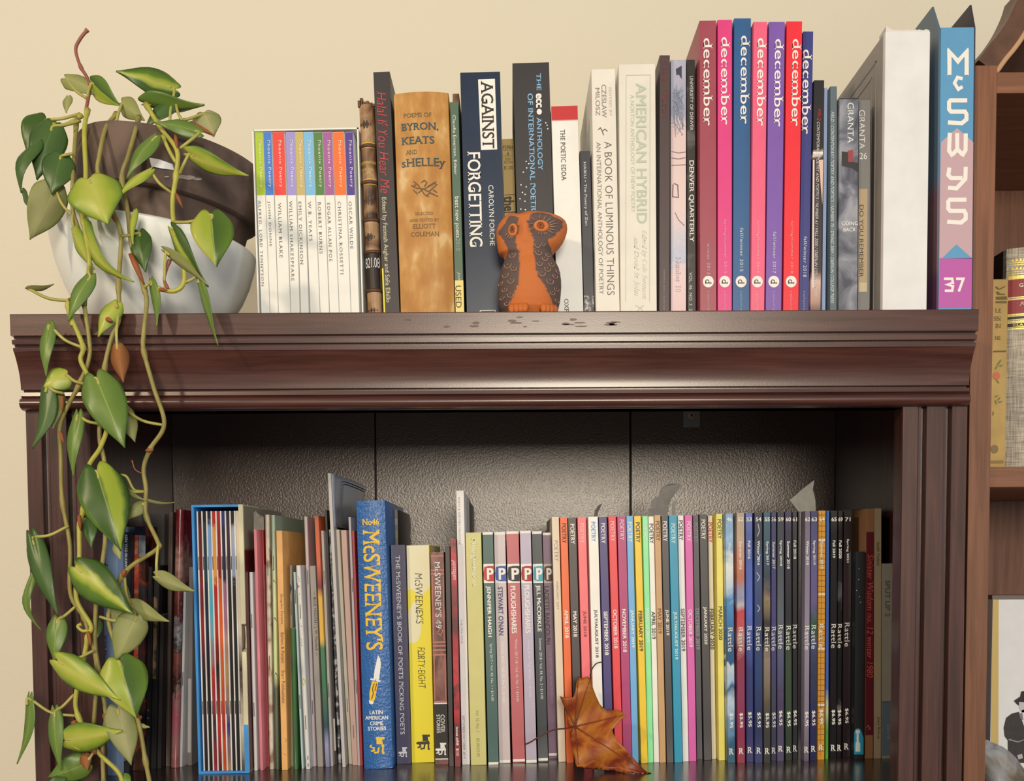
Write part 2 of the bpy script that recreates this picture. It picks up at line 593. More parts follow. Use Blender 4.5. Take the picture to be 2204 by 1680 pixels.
def book(name, label, cat, crop, top, bot, Y=None, shelf='low', d=0.14, c=(200, 200, 200), m=None, kind='paper', items=(), pages=(226, 212, 180),
         group=None, rough=0.42, yd=0.65, chain=True, bulge=None, over=None, z0=None, staples=()):
    """top/bot: (left, right, y) of the spine's ends in the crop's pixels"""
    tl, tr = crop(top[0], top[2]), crop(top[1], top[2])
    bl, brr = crop(bot[0], bot[2]), crop(bot[1], bot[2])
    uc_t, v_t = (tl[0] + tr[0]) / 2, (tl[1] + tr[1]) / 2
    uc_b, v_b = (bl[0] + brr[0]) / 2, (bl[1] + brr[1]) / 2
    if z0 is None:
        z0 = 0.0 if shelf == 'low' else ZTOP
    if Y is None:
        Y = 0.108 + yd * (at_z(uc_b, v_b, z0).y - 0.108)
        Y = max(0.05, min(0.165, Y))
    Pt, Pb = at(uc_t, v_t, Y), at(uc_b, v_b, Y)
    w = ((tr[0] - tl[0]) + (brr[0] - bl[0])) / 2 * mpp(Y) - 0.0003
    lean = (Pt.x - Pb.x) / (Pt.z - Pb.z)
    xb = Pb.x + lean * (z0 - Pb.z)
    Hh = (Pt.z - z0)
    if chain and shelf in CHAIN:
        cb, cl, cH = CHAIN[shelf]
        hh = min(cH, Hh)
        o_b = cb - (xb - w / 2)
        o_t = (cb + cl * hh) - (xb + lean * hh - w / 2)
        ov = max(o_b, o_t) + 0.0002
        if ov > 0:
            cut = min(ov, w * 0.45)
            w -= cut
            xb += cut / 2
            rest = ov - cut
            if rest > 0:
                xb += rest * 0.5
    if chain:
        CHAIN[shelf] = (xb + w / 2, lean, Hh)
    ang = math.atan(lean)
    Hl = Hh / math.cos(ang)
    root = thing(name, label, cat, (xb, Y, z0 + abs(math.sin(ang)) * w / 2 + 0.0001), (0, ang, 0), group)
    inv = WM(root).inverted()
    hard = kind == 'hard'
    t = {'hard': 0.0022, 'paper': 0.00035, 'saddle': 0.0003, 'box': 0.002}[kind]
    t = min(t, w * 0.3)
    ov_ = (0.0028 if hard else 0.0002) if over is None else over
    if bulge is None:
        bulge = {'hard': min(0.003, w * 0.10), 'paper': 0.0, 'saddle': min(w * 0.42, 0.0035), 'box': 0.0}[kind]
    rr = min(0.0012 if hard else 0.0006, w * 0.2)

    def spine_y(x):
        q = min(1.0, abs(2 * x / w))
        return bulge * q * q if kind != 'saddle' else bulge * (1 - math.sqrt(max(0.0, 1 - q * q)))

    n = 12 if bulge > 0 else 2
    outer = [(-w / 2, d), (-w / 2, bulge + rr)]
    inner = [(-w / 2 + t, d), (-w / 2 + t, bulge + rr + t * .4)]
    for i in range(n + 1):
        x = -w / 2 + rr * 0.35 + (w - rr * 0.7) * i / n
        outer.append((x, spine_y(x)))
        inner.append((x * (1 - 2 * t / w), spine_y(x) + t))
    outer += [(w / 2, bulge + rr), (w / 2, d)]
    inner += [(w / 2 - t, bulge + rr + t * .4), (w / 2 - t, d)]
    N = len(outer)
    V = [(x, y, 0) for x, y in outer] + [(x, y, 0) for x, y in inner] + [(x, y, Hl) for x, y in outer] + [(x, y, Hl) for x, y in inner]
    Fc = []
    for i in range(N - 1):
        Fc += [(i, i + 1, 2 * N + i + 1, 2 * N + i), (N + i + 1, N + i, 3 * N + i, 3 * N + i + 1),
               (2 * N + i, 2 * N + i + 1, 3 * N + i + 1, 3 * N + i), (i + 1, i, N + i, N + i + 1)]
    for i in (0, N - 1):
        Fc.append((i, N + i, 3 * N + i, 2 * N + i))
    cm = m or mat(c, rough, vary=0.05, vscale=40)
    cov = mesh_obj('cover', V, Fc, cm, root, world_space=False, smooth=True)
    cov.data.set_sharp_from_angle(angle=math.radians(35))
    if pages and w > 2.6 * t:
        v, f = box_vf(-w / 2 + t, w / 2 - t, bulge + t * 1.5, d - max(ov_, 0.0004), ov_, Hl - ov_)
        mesh_obj('page_block', v, f, mat(pages, 0.8, bump=0.2, bscale=900), root, world_space=False)
    groups = {}

    def loc(u, v):
        uu, vv = crop(u, v)
        return inv @ at(uu, vv, Y)

    s = crop.k * mpp(Y)
    for it in items:
        col = it['c']
        key = (it['n'], col, it.get('m'), 0 if ('lettering' in it['n'] or 'drawn' in it['n']) else len(groups))
        A = groups.setdefault(key, Acc())
        k_ = it['k']
        if k_ in 'TH':
            V, Fc, asp = glyphs(it['s'], *it['g'])
            if k_ == 'T':
                yc = (it['y0'] + it['y1']) / 2
                L = (it['y1'] - it['y0']) * s
                P = loc(it['xc'] if it['xc'] is not None else top[0], yc)
                x_c = P.x if it['xc'] is not None else 0.0
                hgt = min(it['h'] * s, w * 0.96)
                lim = w * 0.5 - hgt * 0.5
                x_c = max(-lim, min(lim, x_c)) if it['xc'] is not None else x_c
                VV = [(x_c + b * hgt, P.z - a * L) for a, b in V]
            else:
                xc_ = (it['x0'] + it['x1']) / 2
                yc = (it['y0'] + it['y1']) / 2
                P = loc(xc_, yc)
                L = min((it['x1'] - it['x0']) * s, w * 0.97)
                hgt = (it['y1'] - it['y0']) * s
                lim = w * 0.5 - L * 0.5
                x_c = max(-lim, min(lim, P.x))
                VV = [(x_c + a * L, P.z + b * hgt) for a, b in V]
            n4 = max(1, len(VV) // 4) if it['g'][1] > 0 else len(VV) + 1
            A.add([(x, spine_y(x) - 0.00030 - 0.00004 * (q_ // n4), z) for q_, (x, z) in enumerate(VV)], Fc)
        elif k_ == 'B':
            zt_, zb_ = loc(top[0], it['y0']).z, loc(top[0], it['y1']).z
            zt_, zb_ = min(zt_, Hl), max(zb_, 0.0)
            ym = (it['y0'] + it['y1']) / 2
            xa = -w / 2 + rr * .35 if it['x0'] is None else max(-w / 2, loc(it['x0'], ym).x)
            xb_ = w / 2 - rr * .35 if it['x1'] is None else min(w / 2, loc(it['x1'], ym).x)
            nn = 10 if bulge else 1
            VV, FF = [], []
            for i in range(nn + 1):
                x = xa + (xb_ - xa) * i / nn
                yy = spine_y(x) - it['lift']
                VV += [(x, yy, zb_), (x, yy, zt_)]
            FF = [(2 * i, 2 * i + 2, 2 * i + 3, 2 * i + 1) for i in range(nn)]
            A.add(VV, FF)
        elif k_ == 'P':
            L_ = [loc(*p_) for p_ in it['pts']]
            VV = []
            for P in L_:
                x = max(-w / 2, min(w / 2, P.x))
                VV.append((x, spine_y(x) - it['lift'], max(0.0, min(Hl, P.z))))
            A.add(VV, [tuple(range(len(VV)))])
        elif k_ == 'S':
            for q_, ln in enumerate(it['lines']):
                L_ = [loc(*p_) for p_ in ln]
                VV, FF = stroke_vf([(P.x, P.z) for P in L_], it['w'] * s)
                A.add([(max(-w / 2, min(w / 2, x)), spine_y(x) - it['lift'] - .00003 * q_, z) for x, z in VV], FF)
    for (nm, col, mm, _), A in groups.items():
        A.build(nm, mm or mat(col, 0.5), root, ws=False)
    for sy in staples:
        P = loc(top[0], sy)
        A = Acc()
        A.tube([(0, -0.0002, P.z + 0.0065), (0, -0.0004, P.z), (0, -0.0002, P.z - 0.0065)], 0.00035, 5)
        A.build('staple', mat((150, 145, 135), 0.3, metal=0.8), root, ws=False)
    root['w'] = w
    return root, w, Hl, cov


ID = Crop(0, 0, 1.0)
C2 = Crop(530, 130, 0.33935)
C3 = Crop(950, 110, 0.35115)
C4 = Crop(1400, 20, 0.4048)
C5 = Crop(1700, 0, 0.41655)
L2 = Crop(500, 1000, 0.4049)
L3 = Crop(820, 1030, 0.38685)
L4 = Crop(1160, 1030, 0.3868)
L5 = Crop(1520, 1030, 0.38695)
LA = Crop(200, 1080, 0.3453)
WHT, BLK = (250, 244, 230), (28, 24, 24)

# ---- boxed set of ten slim poetry volumes
ph = [((50, 107), (95, 150), (176, 200, 40), 'ALFRED, LORD TENNYSON', 895, 1425, 'lime'), ((108, 160), (150, 205), (60, 125, 200), 'JOHN DONNE', 898, 1175, 'blue'),
      ((163, 243), (205, 280), (240, 65, 55), 'WILLIAM BLAKE', 908, 1245, 'red'), ((245, 308), (280, 340), (165, 150, 205), 'WILLIAM SHAKESPEARE', 898, 1390, 'lavender'),
      ((310, 357), (340, 402), (205, 180, 105), 'EMILY DICKINSON', 903, 1288, 'sand'), ((358, 424), (402, 468), (125, 190, 225), 'W.B. YEATS', 898, 1140, 'sky-blue'),
      ((426, 483), (468, 528), (85, 130, 65), 'ROBERT BURNS', 903, 1220, 'leaf-green'), ((484, 545), (528, 590), (170, 95, 150), 'EDGAR ALLAN POE', 910, 1268, 'mauve'),
      ((547, 621), (590, 665), (245, 115, 45), 'CHRISTINA ROSSETTI', 903, 1350, 'orange'), ((623, 678), (665, 718), (80, 55, 140), 'OSCAR WILDE', 900, 1190, 'violet')]
YP = 0.050
for (a0, a1), (b0, b1), c, nm, y0, y1, cn in ph:
    book('poetry_book', 'slim white poetry paperback with %s top block in the white slipcase' % cn, 'book', C2, (a0, a1, 455), (b0, b1, 1600), YP, 'top',
         0.115, (246, 240, 226), items=[B(456, 855, c), T('Phoenix Poetry', 510, 800, (a0 + a1) / 2 + 12, 22, (250, 240, 220), True, space=1.25),
                                        T(nm, y0, y1, (a0 + a1) / 2 * .72 + (b0 + b1) / 2 * .28 + 2, 19, (120, 110, 100), True, space=1.25)],
         group='poetry paperbacks in the slipcase', chain=True)
# the slipcase around them
Pt0, Pt1 = at(*C2(45, 440), YP), at(*C2(690, 440), YP)
Pb0, Pb1 = at(*C2(82, 1600), YP), at(*C2(737, 1600), YP)
slo = (Pt0.x - Pb0.x) / (Pt0.z - Pb0.z)
ang = math.atan(slo)
xa = Pb0.x + slo * (ZTOP - Pb0.z)
xb = Pb1.x + slo * (ZTOP - Pb1.z) + 0.001
Hs = (Pt0.z - ZTOP) / math.cos(ang)
slip = thing('slipcase', 'white card slipcase holding ten slim poetry paperbacks', 'slipcase', ((xa + xb) / 2, YP - 0.002, ZTOP), (0, ang, 0))
ws = (xb - xa)
mw = mat((248, 243, 230), 0.5)
tt = 0.0012
x_in = (CHAIN['top'][0] - (xa + xb) / 2)
for nm, a in (('side', (-ws / 2 - 0.0006, -ws / 2 + tt - 0.0006, 0, 0.122, 0, Hs)), ('side', (ws / 2 - tt, ws / 2, 0, 0.122, 0, Hs)),
              ('top', (-ws / 2, ws / 2, 0, 0.122, Hs - tt, Hs)), ('back', (-ws / 2, ws / 2, 0.120, 0.122, 0, Hs))):
    v, f = box_vf(*a)
    mesh_obj(nm, v, f, mw, slip, world_space=False)
CHAIN['top'] = (xb + 0.0005, slo, Hs)

# ---- worn leather volume with raised bands
GOLD = (225, 180, 60)
leather = art([(0.2, (104, 68, 42)), (0.42, (156, 116, 76)), (0.62, (188, 150, 106)), (0.9, (172, 128, 82))], 34, rough=0.45, distort=0.6)
root, w, Hl, cov = book('leather_book', 'worn brown leather book with raised bands and ornaments', 'book', C2, (690, 803, 278), (738, 863, 1600), 0.05, 'top', 0.115, m=leather,
     kind='hard', bulge=0.0038, items=[
         B(1215, 1455, (45, 34, 28), name='dark_panel'), B(790, 1000, (98, 66, 42), name='marbled_panel', m=art([(0.3, (60, 38, 26)), (0.55, (118, 82, 52)), (0.8, (168, 130, 88))], 55, distort=1.0)),
         B(520, 526, GOLD, name='gold_line'), B(552, 556, GOLD, name='gold_line'), B(752, 756, GOLD, name='gold_line'), B(784, 788, GOLD, name='gold_line'),
         TH('EXAMINATION', 708, 815, 638, 655, (235, 200, 60), True, name='gold_lettering'), TH('POETICAL', 725, 805, 682, 698, (225, 190, 80), True, name='gold_lettering'),
         TH('821.08', 735, 862, 1250, 1312, (235, 230, 220), name='shelf_mark'),
         TH('+', 722, 790, 380, 428, (58, 36, 26), bold=0.09, name='ornament'), TH('*', 738, 776, 384, 424, (58, 36, 26), bold=0.08, name='ornament'),
         TH('+', 745, 822, 862, 912, (58, 36, 26), bold=0.09, name='ornament'), TH('+', 752, 815, 1095, 1142, (58, 36, 26), bold=0.09, name='ornament'),
         TH('*', 765, 803, 1098, 1138, (58, 36, 26), bold=0.08, name='ornament'), TH('+', 770, 835, 1568, 1600, (58, 36, 26), bold=0.09, name='ornament')])
inv = WM(root).inverted()
for cy in (538, 770, 1010, 1212, 1458):
    zc = (inv @ at(*C2(760, cy), 0.05)).z
    pts = []
    for i in range(13):
        x = -w / 2 + w * i / 12
        pts.append((x, 0.0038 * (2 * x / w) ** 2 + 0.0003, zc))
    A = Acc()
    A.tube(pts, 0.0017, 6)
    A.build('raised_band', mat((92, 60, 40), 0.45, vary=0.2), root, True, ws=False)
A = Acc()
for i, (x, hgt) in enumerate(((-0.006, .004), (-0.004, .006), (-.002, .003), (0.001, .0035), (0.004, .002), (0.006, .001))):
    v, f = box_vf(x - .0013, x + .0013, 0.002, 0.0055, Hl - .001, Hl + hgt)
    A.add(v, f)
A.build('torn_spine_cap', mat((120, 84, 54), 0.8, vary=0.3), root, ws=False)

# ---- the row continues
book('anthology', 'charcoal paperback with slanting red title, beside the tan poetry hardback', 'book', C2, (803, 912, 75), (872, 972, 1600), 0.05, 'top', 0.15, (52, 46, 46),
     items=[T('Halal If You Hear Me', 210, 830, 870, 62, (208, 60, 66), True, -0.01, 0.25), T('Edited by Fatimah Asghar and Safia Elhillo', 880, 1525, 884, 36, (222, 212, 165), True),
            B(1320, 1600, (236, 220, 60), 866, 876, name='sticker')])
book('poetry_hardback', 'thick tan hardback in a mottled jacket with uncial green lettering', 'book', C2, (930, 1281, 203), (980, 1318, 1600), 0.045, 'top', 0.15, kind='hard', bulge=0.004,
     m=art([(0.2, (184, 122, 48)), (0.5, (196, 138, 62)), (0.68, (206, 152, 80)), (0.85, (222, 182, 118))], 75, stretch=(1, 1, .45), rough=0.5), items=[
         TH('POEMS OF', 997, 1172, 332, 358, (96, 84, 48), True), TH('BYRON,', 983, 1215, 395, 446, (52, 74, 72), True, 0.012), TH('KEATS', 985, 1190, 482, 528, (52, 74, 72), True, 0.012),
         TH('AND', 1012, 1083, 566, 594, (96, 84, 48), True), TH('sHELLEy', 988, 1262, 620, 686, (52, 74, 72), True, 0.012),
         TH('SELECTED', 1070, 1185, 960, 979, (120, 86, 50), True), TH('AND EDITED BY', 1035, 1222, 1002, 1020, (120, 86, 50), True),
         TH('ELLIOTT', 1060, 1200, 1036, 1064, (104, 78, 46), True), TH('COLEMAN', 1045, 1222, 1086, 1114, (104, 78, 46), True),
         ST([[(1045, 790), (1080, 810), (1130, 815), (1175, 790), (1205, 765)], [(1060, 765), (1090, 790), (1130, 850), (1160, 865)], [(1110, 775), (1130, 760), (1145, 775), (1130, 800)],
             [(1150, 800), (1190, 775), (1208, 785), (1160, 830)], [(1090, 840), (1125, 815), (1180, 845), (1215, 860)], [(1060, 820), (1085, 850), (1075, 830)], [(1140, 860), (1165, 840), (1195, 850)],
             [(1075, 785), (1060, 800)], [(1185, 820), (1210, 835)]], 7, (104, 78, 46), name='ornament')])
book('worn_book', 'brown book with a torn spine head behind the slim green paperback', 'book', C2, (1306, 1352, 212), (1340, 1380, 1600), 0.085, 'top', 0.12, chain=False,
     m=art([(0.3, (105, 66, 40)), (0.7, (150, 104, 66))], 60))
book('poetry_annual', 'slim green paperback with a yellow sticker at its foot', 'book', C2, (1290, 1347, 265), (1328, 1382, 1600), 0.05, 'top', 0.032, (84, 108, 84), items=[
    T('Claudia Emerson, Editor', 355, 718, 1322, 22, (236, 232, 214), True), T('best new poets', 868, 1120, 1336, 34, (244, 240, 226)), T('2010', 1130, 1206, 1343, 26, (160, 176, 150)),
    T('Job', 1340, 1392, 1348, 24, (214, 214, 190), True, 0, .3), B(1396, 1600, (250, 226, 130), 1326, 1384, name='used_sticker'), T('USED', 1430, 1566, 1346, 36, (40, 32, 24), name='sticker_lettering')])
book('poetry_anthology', 'thick navy paperback with a white title box of black letters', 'book', C3, (112, 362, 132), (160, 392, 1600), 0.05, 'top', 0.15,
     m=mat((32, 48, 68), 0.3, vary=0.15, vscale=20), items=[
         PG([(225, 174), (328, 170), (342, 602), (243, 606)], (250, 246, 234), name='title_box', lift=0.00015), T('AGAINST', 192, 588, 284, 72, (36, 34, 34), True, 0.008),
         T('FORGETTING', 626, 1190, 206, 78, (248, 244, 234), True, 0.012), T('CAROLYN FORCHE', 828, 1186, 308, 30, (246, 244, 238)),
         ST([[(238, 1602), (238, 1590), (330, 1588), (330, 1602)]], 5, (230, 228, 222), name='publisher_mark')])
book('small_paperback', 'small tan library paperback between two taller dark anthologies', 'book', C3, (368, 441, 540), (396, 478, 1600), 0.072, 'top', 0.11, (188, 156, 84), chain=True, items=[
    TH('P3984', 377, 438, 578, 601, (70, 54, 26)), TH('4', 400, 414, 618, 640, (70, 54, 26)), TH('NON', 392, 425, 652, 668, (90, 70, 34)), TH('FICTION', 385, 435, 672, 690, (90, 70, 34)),
    TH('$1.00', 385, 438, 704, 728, (58, 44, 22)), B(606, 609, (110, 88, 44), 372, 440, name='rule'), B(642, 645, (110, 88, 44), 372, 440, name='rule'),
    T('the', 890, 978, 415, 62, (42, 34, 26), False, 0.03), B(880, 884, (42, 34, 26), name='rule'), B(985, 992, (42, 34, 26), name='rule')])
BLU = (142, 192, 232)
dots = [(640, 440), (652, 476), (520, 676), (523, 716), (502, 742), (488, 820), (520, 832), (497, 866), (513, 878), (482, 905), (512, 920), (487, 968), (515, 972), (648, 455), (535, 690)]
book('world_poetry_anthology', 'charcoal anthology with pale blue lettering behind the clay owl', 'book', C3, (440, 655, 75), (478, 706, 1600), 0.055, 'top', 0.14, (50, 46, 48), items=[
    T('THE', 140, 240, 597, 27, BLU, True, .01), T('ecc', 262, 345, 597, 34, WHT, False, .04), T('ANTHOLOGY', 412, 726, 603, 30, BLU, True, .01),
    T('OF INTERNATIONAL POETRY', 276, 1005, 555, 32, BLU, True, .01)] + [PG([(600 + 16 * math.cos(a * .5236), 372 + 18 * math.sin(a * .5236)) for a in range(12)], WHT, name='title_lettering')] +
     [PG([(x + 4.5 * math.cos(a * 1.047), y + 4.5 * math.sin(a * 1.047)) for a in range(6)], WHT, name='white_dot') for x, y in dots])
book('classics_paperback', 'white classics paperback with a red top block beside the owl', 'book', C3, (668, 840, 338), (715, 866, 1600), 0.05, 'top', 0.128, (246, 240, 226), items=[
    B(339, 424, (204, 42, 44)), T('THE POETIC EDDA', 487, 788, 747, 28, (58, 52, 50), True), T('OXFORD', 1520, 1680, 768, 26, (58, 52, 50), True),
    B(425, 429, (240, 150, 140), name='rule')])
book('haiku_book', 'short slim dark grey paperback with small white title and worn foot', 'book', C3, (845, 914, 613), (877, 938, 1600), 0.053, 'top', 0.11, (56, 56, 62), items=[
    T('HAIKU • The Poetry of Zen', 686, 1064, 882, 20, (232, 230, 224), True),
    B(1500, 1600, (120, 116, 110), name='worn_foot', m=art([(0.35, (50, 48, 50)), (0.55, (140, 136, 130)), (0.75, (230, 226, 216))], 240))])
book('luminous_anthology', 'cream paperback with thin grey title, right of the short dark paperback', 'book', C3, (912, 1065, 113), (943, 1093, 1595), 0.042, 'top', 0.14, (240, 229, 204), items=[
    T('EDITED BY', 226, 396, 1036, 14, (204, 190, 162)), T('CZESLAW', 210, 402, 997, 28, (142, 132, 118)), T('MILOSZ', 230, 392, 958, 26, (142, 132, 118)),
    T('A BOOK OF LUMINOUS THINGS', 572, 1480, 1030, 44, (92, 84, 76), False, -.012), T('AN INTERNATIONAL ANTHOLOGY OF POETRY', 576, 1475, 972, 26, (120, 112, 100), False, -.008),
    ST([[(960, 482), (975, 470), (985, 490), (1002, 478), (1018, 492)], [(985, 490), (995, 516)]], 6, (120, 112, 100), name='ornament')])
PG_ = (196, 202, 172)
book('american_anthology', 'thick off-white anthology with bold pale green lettering in a frame', 'book', C3, (1086, 1312, 82), (1101, 1318, 1590), 0.04, 'top', 0.15, (236, 226, 200), items=[
    T('AMERICAN HYBRID', 215, 1040, 1226, 62, PG_, False, .014), T('A NORTON ANTHOLOGY OF NEW POETRY', 283, 975, 1172, 24, PG_), T('Edited by Cole Swensen', 1105, 1512, 1242, 36, (204, 200, 174), True, -.015, .4),
    T('and David St. John', 1145, 1492, 1192, 36, (204, 200, 174), True, -.015, .4), ST([[(1130, 1535), (1132, 148), (1280, 146), (1276, 1535)]], 4, (206, 204, 178), name='frame_line'),
    ST([[(1190, 1558), (1215, 1572), (1205, 1590)], [(1240, 1558), (1220, 1572), (1232, 1590)]], 5, PG_, name='publisher_mark')])
book('literary_journal', 'dark brown journal with a dim red title, right of the off-white anthology', 'book', C4, (50, 103, 245), (44, 101, 1598), 0.045, 'top', 0.15, (76, 58, 56), items=[
    T('Camera Obscura', 275, 570, 78, 26, (128, 44, 46), True), T('volume one | summer', 1385, 1600, 72, 12, (160, 148, 140))])
book('illustrated_journal', 'journal with pale pink and sky blue drawn picture spine', 'book', C4, (108, 189, 270), (108, 190, 1600), 0.05, 'top', 0.15,
     m=art([(0.0, (96, 158, 196)), (.10, (110, 165, 200)), (.13, (190, 184, 190)), (.3, (168, 165, 178)), (.34, (236, 205, 190)), (.6, (240, 212, 196)), (.74, (196, 200, 208)), (.78, (240, 210, 196)), (1, (238, 196, 190))],
           160, zmix=.93, H=.256, distort=1.5), items=[
         PG([(135, 318), (166, 300), (166, 372), (150, 346), (138, 352)], (52, 60, 78), name='printed_mark'), ST([[(125, 925), (145, 935), (148, 1000), (118, 996), (120, 930)]], 5, (120, 90, 90)),
         T('Number 10', 1320, 1500, 148, 26, (206, 182, 172), True)] + [
         ST([[(118 + 60 * random.random(), 400 + 280 * random.random()) for _ in range(4)] for _ in range(16)], 2.5, (130, 140, 150), name='drawn_lines')] +
     [ST([[(112, 756), (150, 764), (188, 758)], [(112, 790), (150, 796), (188, 788)], [(112, 830), (188, 826)], [(130, 1080), (150, 1120), (180, 1150)]], 4, (156, 120, 120), name='drawn_lines')])
book('university_quarterly', 'slim black quarterly with white serif lettering left of the tall magazines', 'book', C4, (190, 239, 269), (198, 240, 1600), 0.052, 'top', 0.15,
     m=art([(0.3, (36, 33, 30)), (.6, (44, 41, 38)), (.8, (96, 92, 84))], 40, seed=3), items=[
         T('UNIVERSITY OF DENVER', 360, 640, 218, 17, (236, 230, 214), True), T('DENVER QUARTERLY', 812, 1232, 217, 28, (248, 244, 232), True, .012), T('VOL. 46  NO. 3  2012', 1400, 1640, 214, 16, (232, 226, 212), True)])
dec = [((262, 348, 61), (263, 352, 1600), (168, 74, 84), 165, 610, 305, 'winter 2013', 1245, 1405, 'maroon'), ((358, 433, 57), (355, 435, 1598), (234, 66, 128), 160, 605, 398, 'spring/summer 2015', 1120, 1400, 'hot pink'),
       ((443, 537, 49), (438, 524, 1594), (48, 98, 142), 152, 600, 502, 'fall/winter 2015', 1165, 1390, 'steel blue'), ((541, 623, 68), (528, 605, 1594), (248, 102, 128), 165, 612, 590, 'spring/summer 2016', 1130, 1400, 'coral pink'),
       ((630, 715, 68), (611, 697, 1592), (132, 92, 168), 170, 615, 682, 'fall/winter 2017', 1185, 1400, 'purple'), ((720, 811, 65), (708, 784, 1591), (250, 48, 58), 170, 612, 775, 'spring/summer 2018', 1130, 1400, 'bright red'),
       ((813, 865, 119), (786, 845, 1588), (62, 66, 128), 225, 655, 828, 'fall/winter 2018', 1210, 1420, 'indigo')]
for i, (a, b, c, y0, y1, xc, se, s0, s1_, cn) in enumerate(dec):
    k7 = 0.5 * ((a[0] + a[1]) / 2 + (b[0] + b[1]) / 2)
    lo = lambda y: (a[0] + a[1]) / 2 + ((b[0] + b[1]) / 2 - (a[0] + a[1]) / 2) * (y - a[2]) / (b[2] - a[2])
    it = [T('december', y0, y1, xc, 46, (252, 244, 236), True, .006), T(se, s0, s1_, lo(1300) + 2, 17, tuple(min(255, int(x * .45 + 140)) for x in c) if i not in (2, 4, 6) else (225, 225, 232), True, space=1.2),
          T('volume 2', 1495, 1630, lo(1540) + 2, 15, tuple(min(255, int(x * .5 + 120)) for x in c), True, space=1.2)]
    if i < 6:
        xq = lo(1447)
        it += [PG([(xq + 29 * math.cos(t * math.pi / 10), 1447 + 31 * math.sin(t * math.pi / 10)) for t in range(20)], (252, 246, 236), name='white_roundel', lift=.00015),
               T('d', 1436, 1460, xq, 32, (60, 50, 52), True)]
    book('poetry_magazine', 'tall %s magazine, %s, among seven with white lower-case titles' % (cn, se.replace('/', ' to ')), 'magazine', C4, a, b, 0.042 + .002 * (i % 3) + (.01 if i == 6 else 0), 'top', 0.165, c, items=it,
         group='tall magazines with white titles', rough=.35)
fld = 'FIELD / CONTEMPORARY POETRY AND POETICS / NUMBER %s / OBERLIN COLLEGE PRESS'
book('poetry_journal', 'slim black journal with peach picture and red first word, right of the indigo magazine', 'book', C4, (870, 925, 378), (849, 905, 1590), 0.05, 'top', 0.14,
     m=art([(0, (30, 28, 30)), (.30, (34, 30, 32)), (.325, (238, 214, 190)), (.34, (70, 46, 44)), (.5, (52, 40, 40)), (.76, (64, 48, 46)), (.8, (226, 186, 160)), (.86, (196, 150, 126)), (.93, (70, 60, 58)), (1, (92, 82, 80))],
           60, zmix=.96, H=.217), items=[
         T('FIELD', 530, 592, 897, 15, (196, 42, 46), True, 0, .3), T('/ CONTEMPORARY POETRY AND POETICS / NUMBER 63 / FALL 2000 / OBERLIN COLLEGE PRESS', 600, 1515, 885, 15, (226, 218, 204), True, 0, .3),
         B(758, 768, (250, 246, 236), name='white_rule'), PG([(895, 800), (924, 800), (922, 1040), (905, 940)], (236, 196, 164), name='printed_mark'), PG([(862, 800), (872, 800), (868, 1480), (858, 1480)], (238, 214, 196), name='printed_mark')])
book('slim_booklet', 'very thin pale blue booklet between two slim journals', 'booklet', C4, (926, 941, 418), (908, 934, 1590), 0.056, 'top', 0.14, (168, 186, 214))
book('poetry_journal', 'slim grey-green journal with small slanting white lettering', 'book', C5, (198, 243, 447), (193, 245, 1590), 0.05, 'top', 0.14, (98, 112, 112), items=[
    T(fld % '70 / SPRING 2004', 595, 1552, 219, 17, (222, 222, 212), True, 0, .3)])
book('photo_magazine', 'thick magazine with a misty grey photograph and white title', 'magazine', C5, (257, 355, 506), (250, 350, 1587), 0.048, 'top', 0.15,
     m=art([(.15, (84, 84, 90)), (.45, (122, 122, 126)), (.7, (160, 158, 158)), (.9, (178, 174, 170))], 38, rough=.3, distort=.8), items=[
         T('GRANTA', 535, 738, 313, 32, (238, 236, 230), True), PG([(268, 782), (300, 786), (300, 836), (352, 840), (352, 892), (320, 868), (268, 856)], (52, 44, 44), name='printed_mark'),
         PG([(300, 778), (326, 774), (326, 836), (302, 838)], (160, 66, 66), name='printed_mark', lift=.00027), TH('GOING', 267, 350, 1145, 1164, (246, 244, 240), True, .01), TH('BACK', 275, 342, 1177, 1196, (246, 244, 240), True, .01),
         B(507, 512, (30, 28, 28), name='dark_edge')])
book('photo_magazine', 'grey magazine with a tan printed strip, left of the wide white book', 'magazine', C5, (356, 418, 518), (351, 412, 1587), 0.052, 'top', 0.15, (134, 129, 120), items=[
    T('GRANTA', 573, 770, 372, 31, (232, 228, 216), True), TH('26', 360, 398, 790, 822, (236, 232, 220), True), B(976, 1508, (190, 164, 124), 356, 400, name='tan_strip'), B(1460, 1508, (212, 192, 150), 356, 398, name='pale_strip', lift=.00018),
    T('DO YOU REMEMBER', 1065, 1426, 369, 21, (74, 66, 54))])
# wide white book with embossed grey cover
root, w, Hl, cov = book('wide_white_book', 'wide white blank-spined book with an embossed grey cover', 'book', C5, (494, 725, 165), (480, 705, 1587), 0.035, 'top', 0.235, (240, 234, 222), kind='paper', over=.001)
A = Acc()
x = -w / 2 - .0004
for a, b, c_, d_ in ((.02, .215, .012, .014), (.02, .215, Hl - .016, Hl - .014), (.02, .022, .012, Hl - .014), (.213, .215, .012, Hl - .014), (.03, .205, .02, .0212), (.03, .205, Hl - .025, Hl - .0238), (.03, .0312, .02, Hl - .024)):
    v, f = box_vf(x - .0004, x + .0005, a, b, c_, d_)
    A.add(v, f)
A.build('embossed_frame', mat((160, 150, 136), .5), root, ws=False)
v, f = box_vf(-w / 2 - .0004, -w / 2 + .0001, .004, .232, .0005, Hl - .0005)
mesh_obj('grey_cover', v, f, mat((172, 162, 146), .5, vary=.06), root, world_space=False)
V, Fc, asp = glyphs('POETS', True)
A = Acc()
A.add([(x - .0003, .12 - a * .09, Hl - .05 + b * .014) for a, b in V], Fc)
A.build('embossed_lettering', mat((142, 132, 118), .5), root, ws=False)
A = Acc()
random.seed(9)
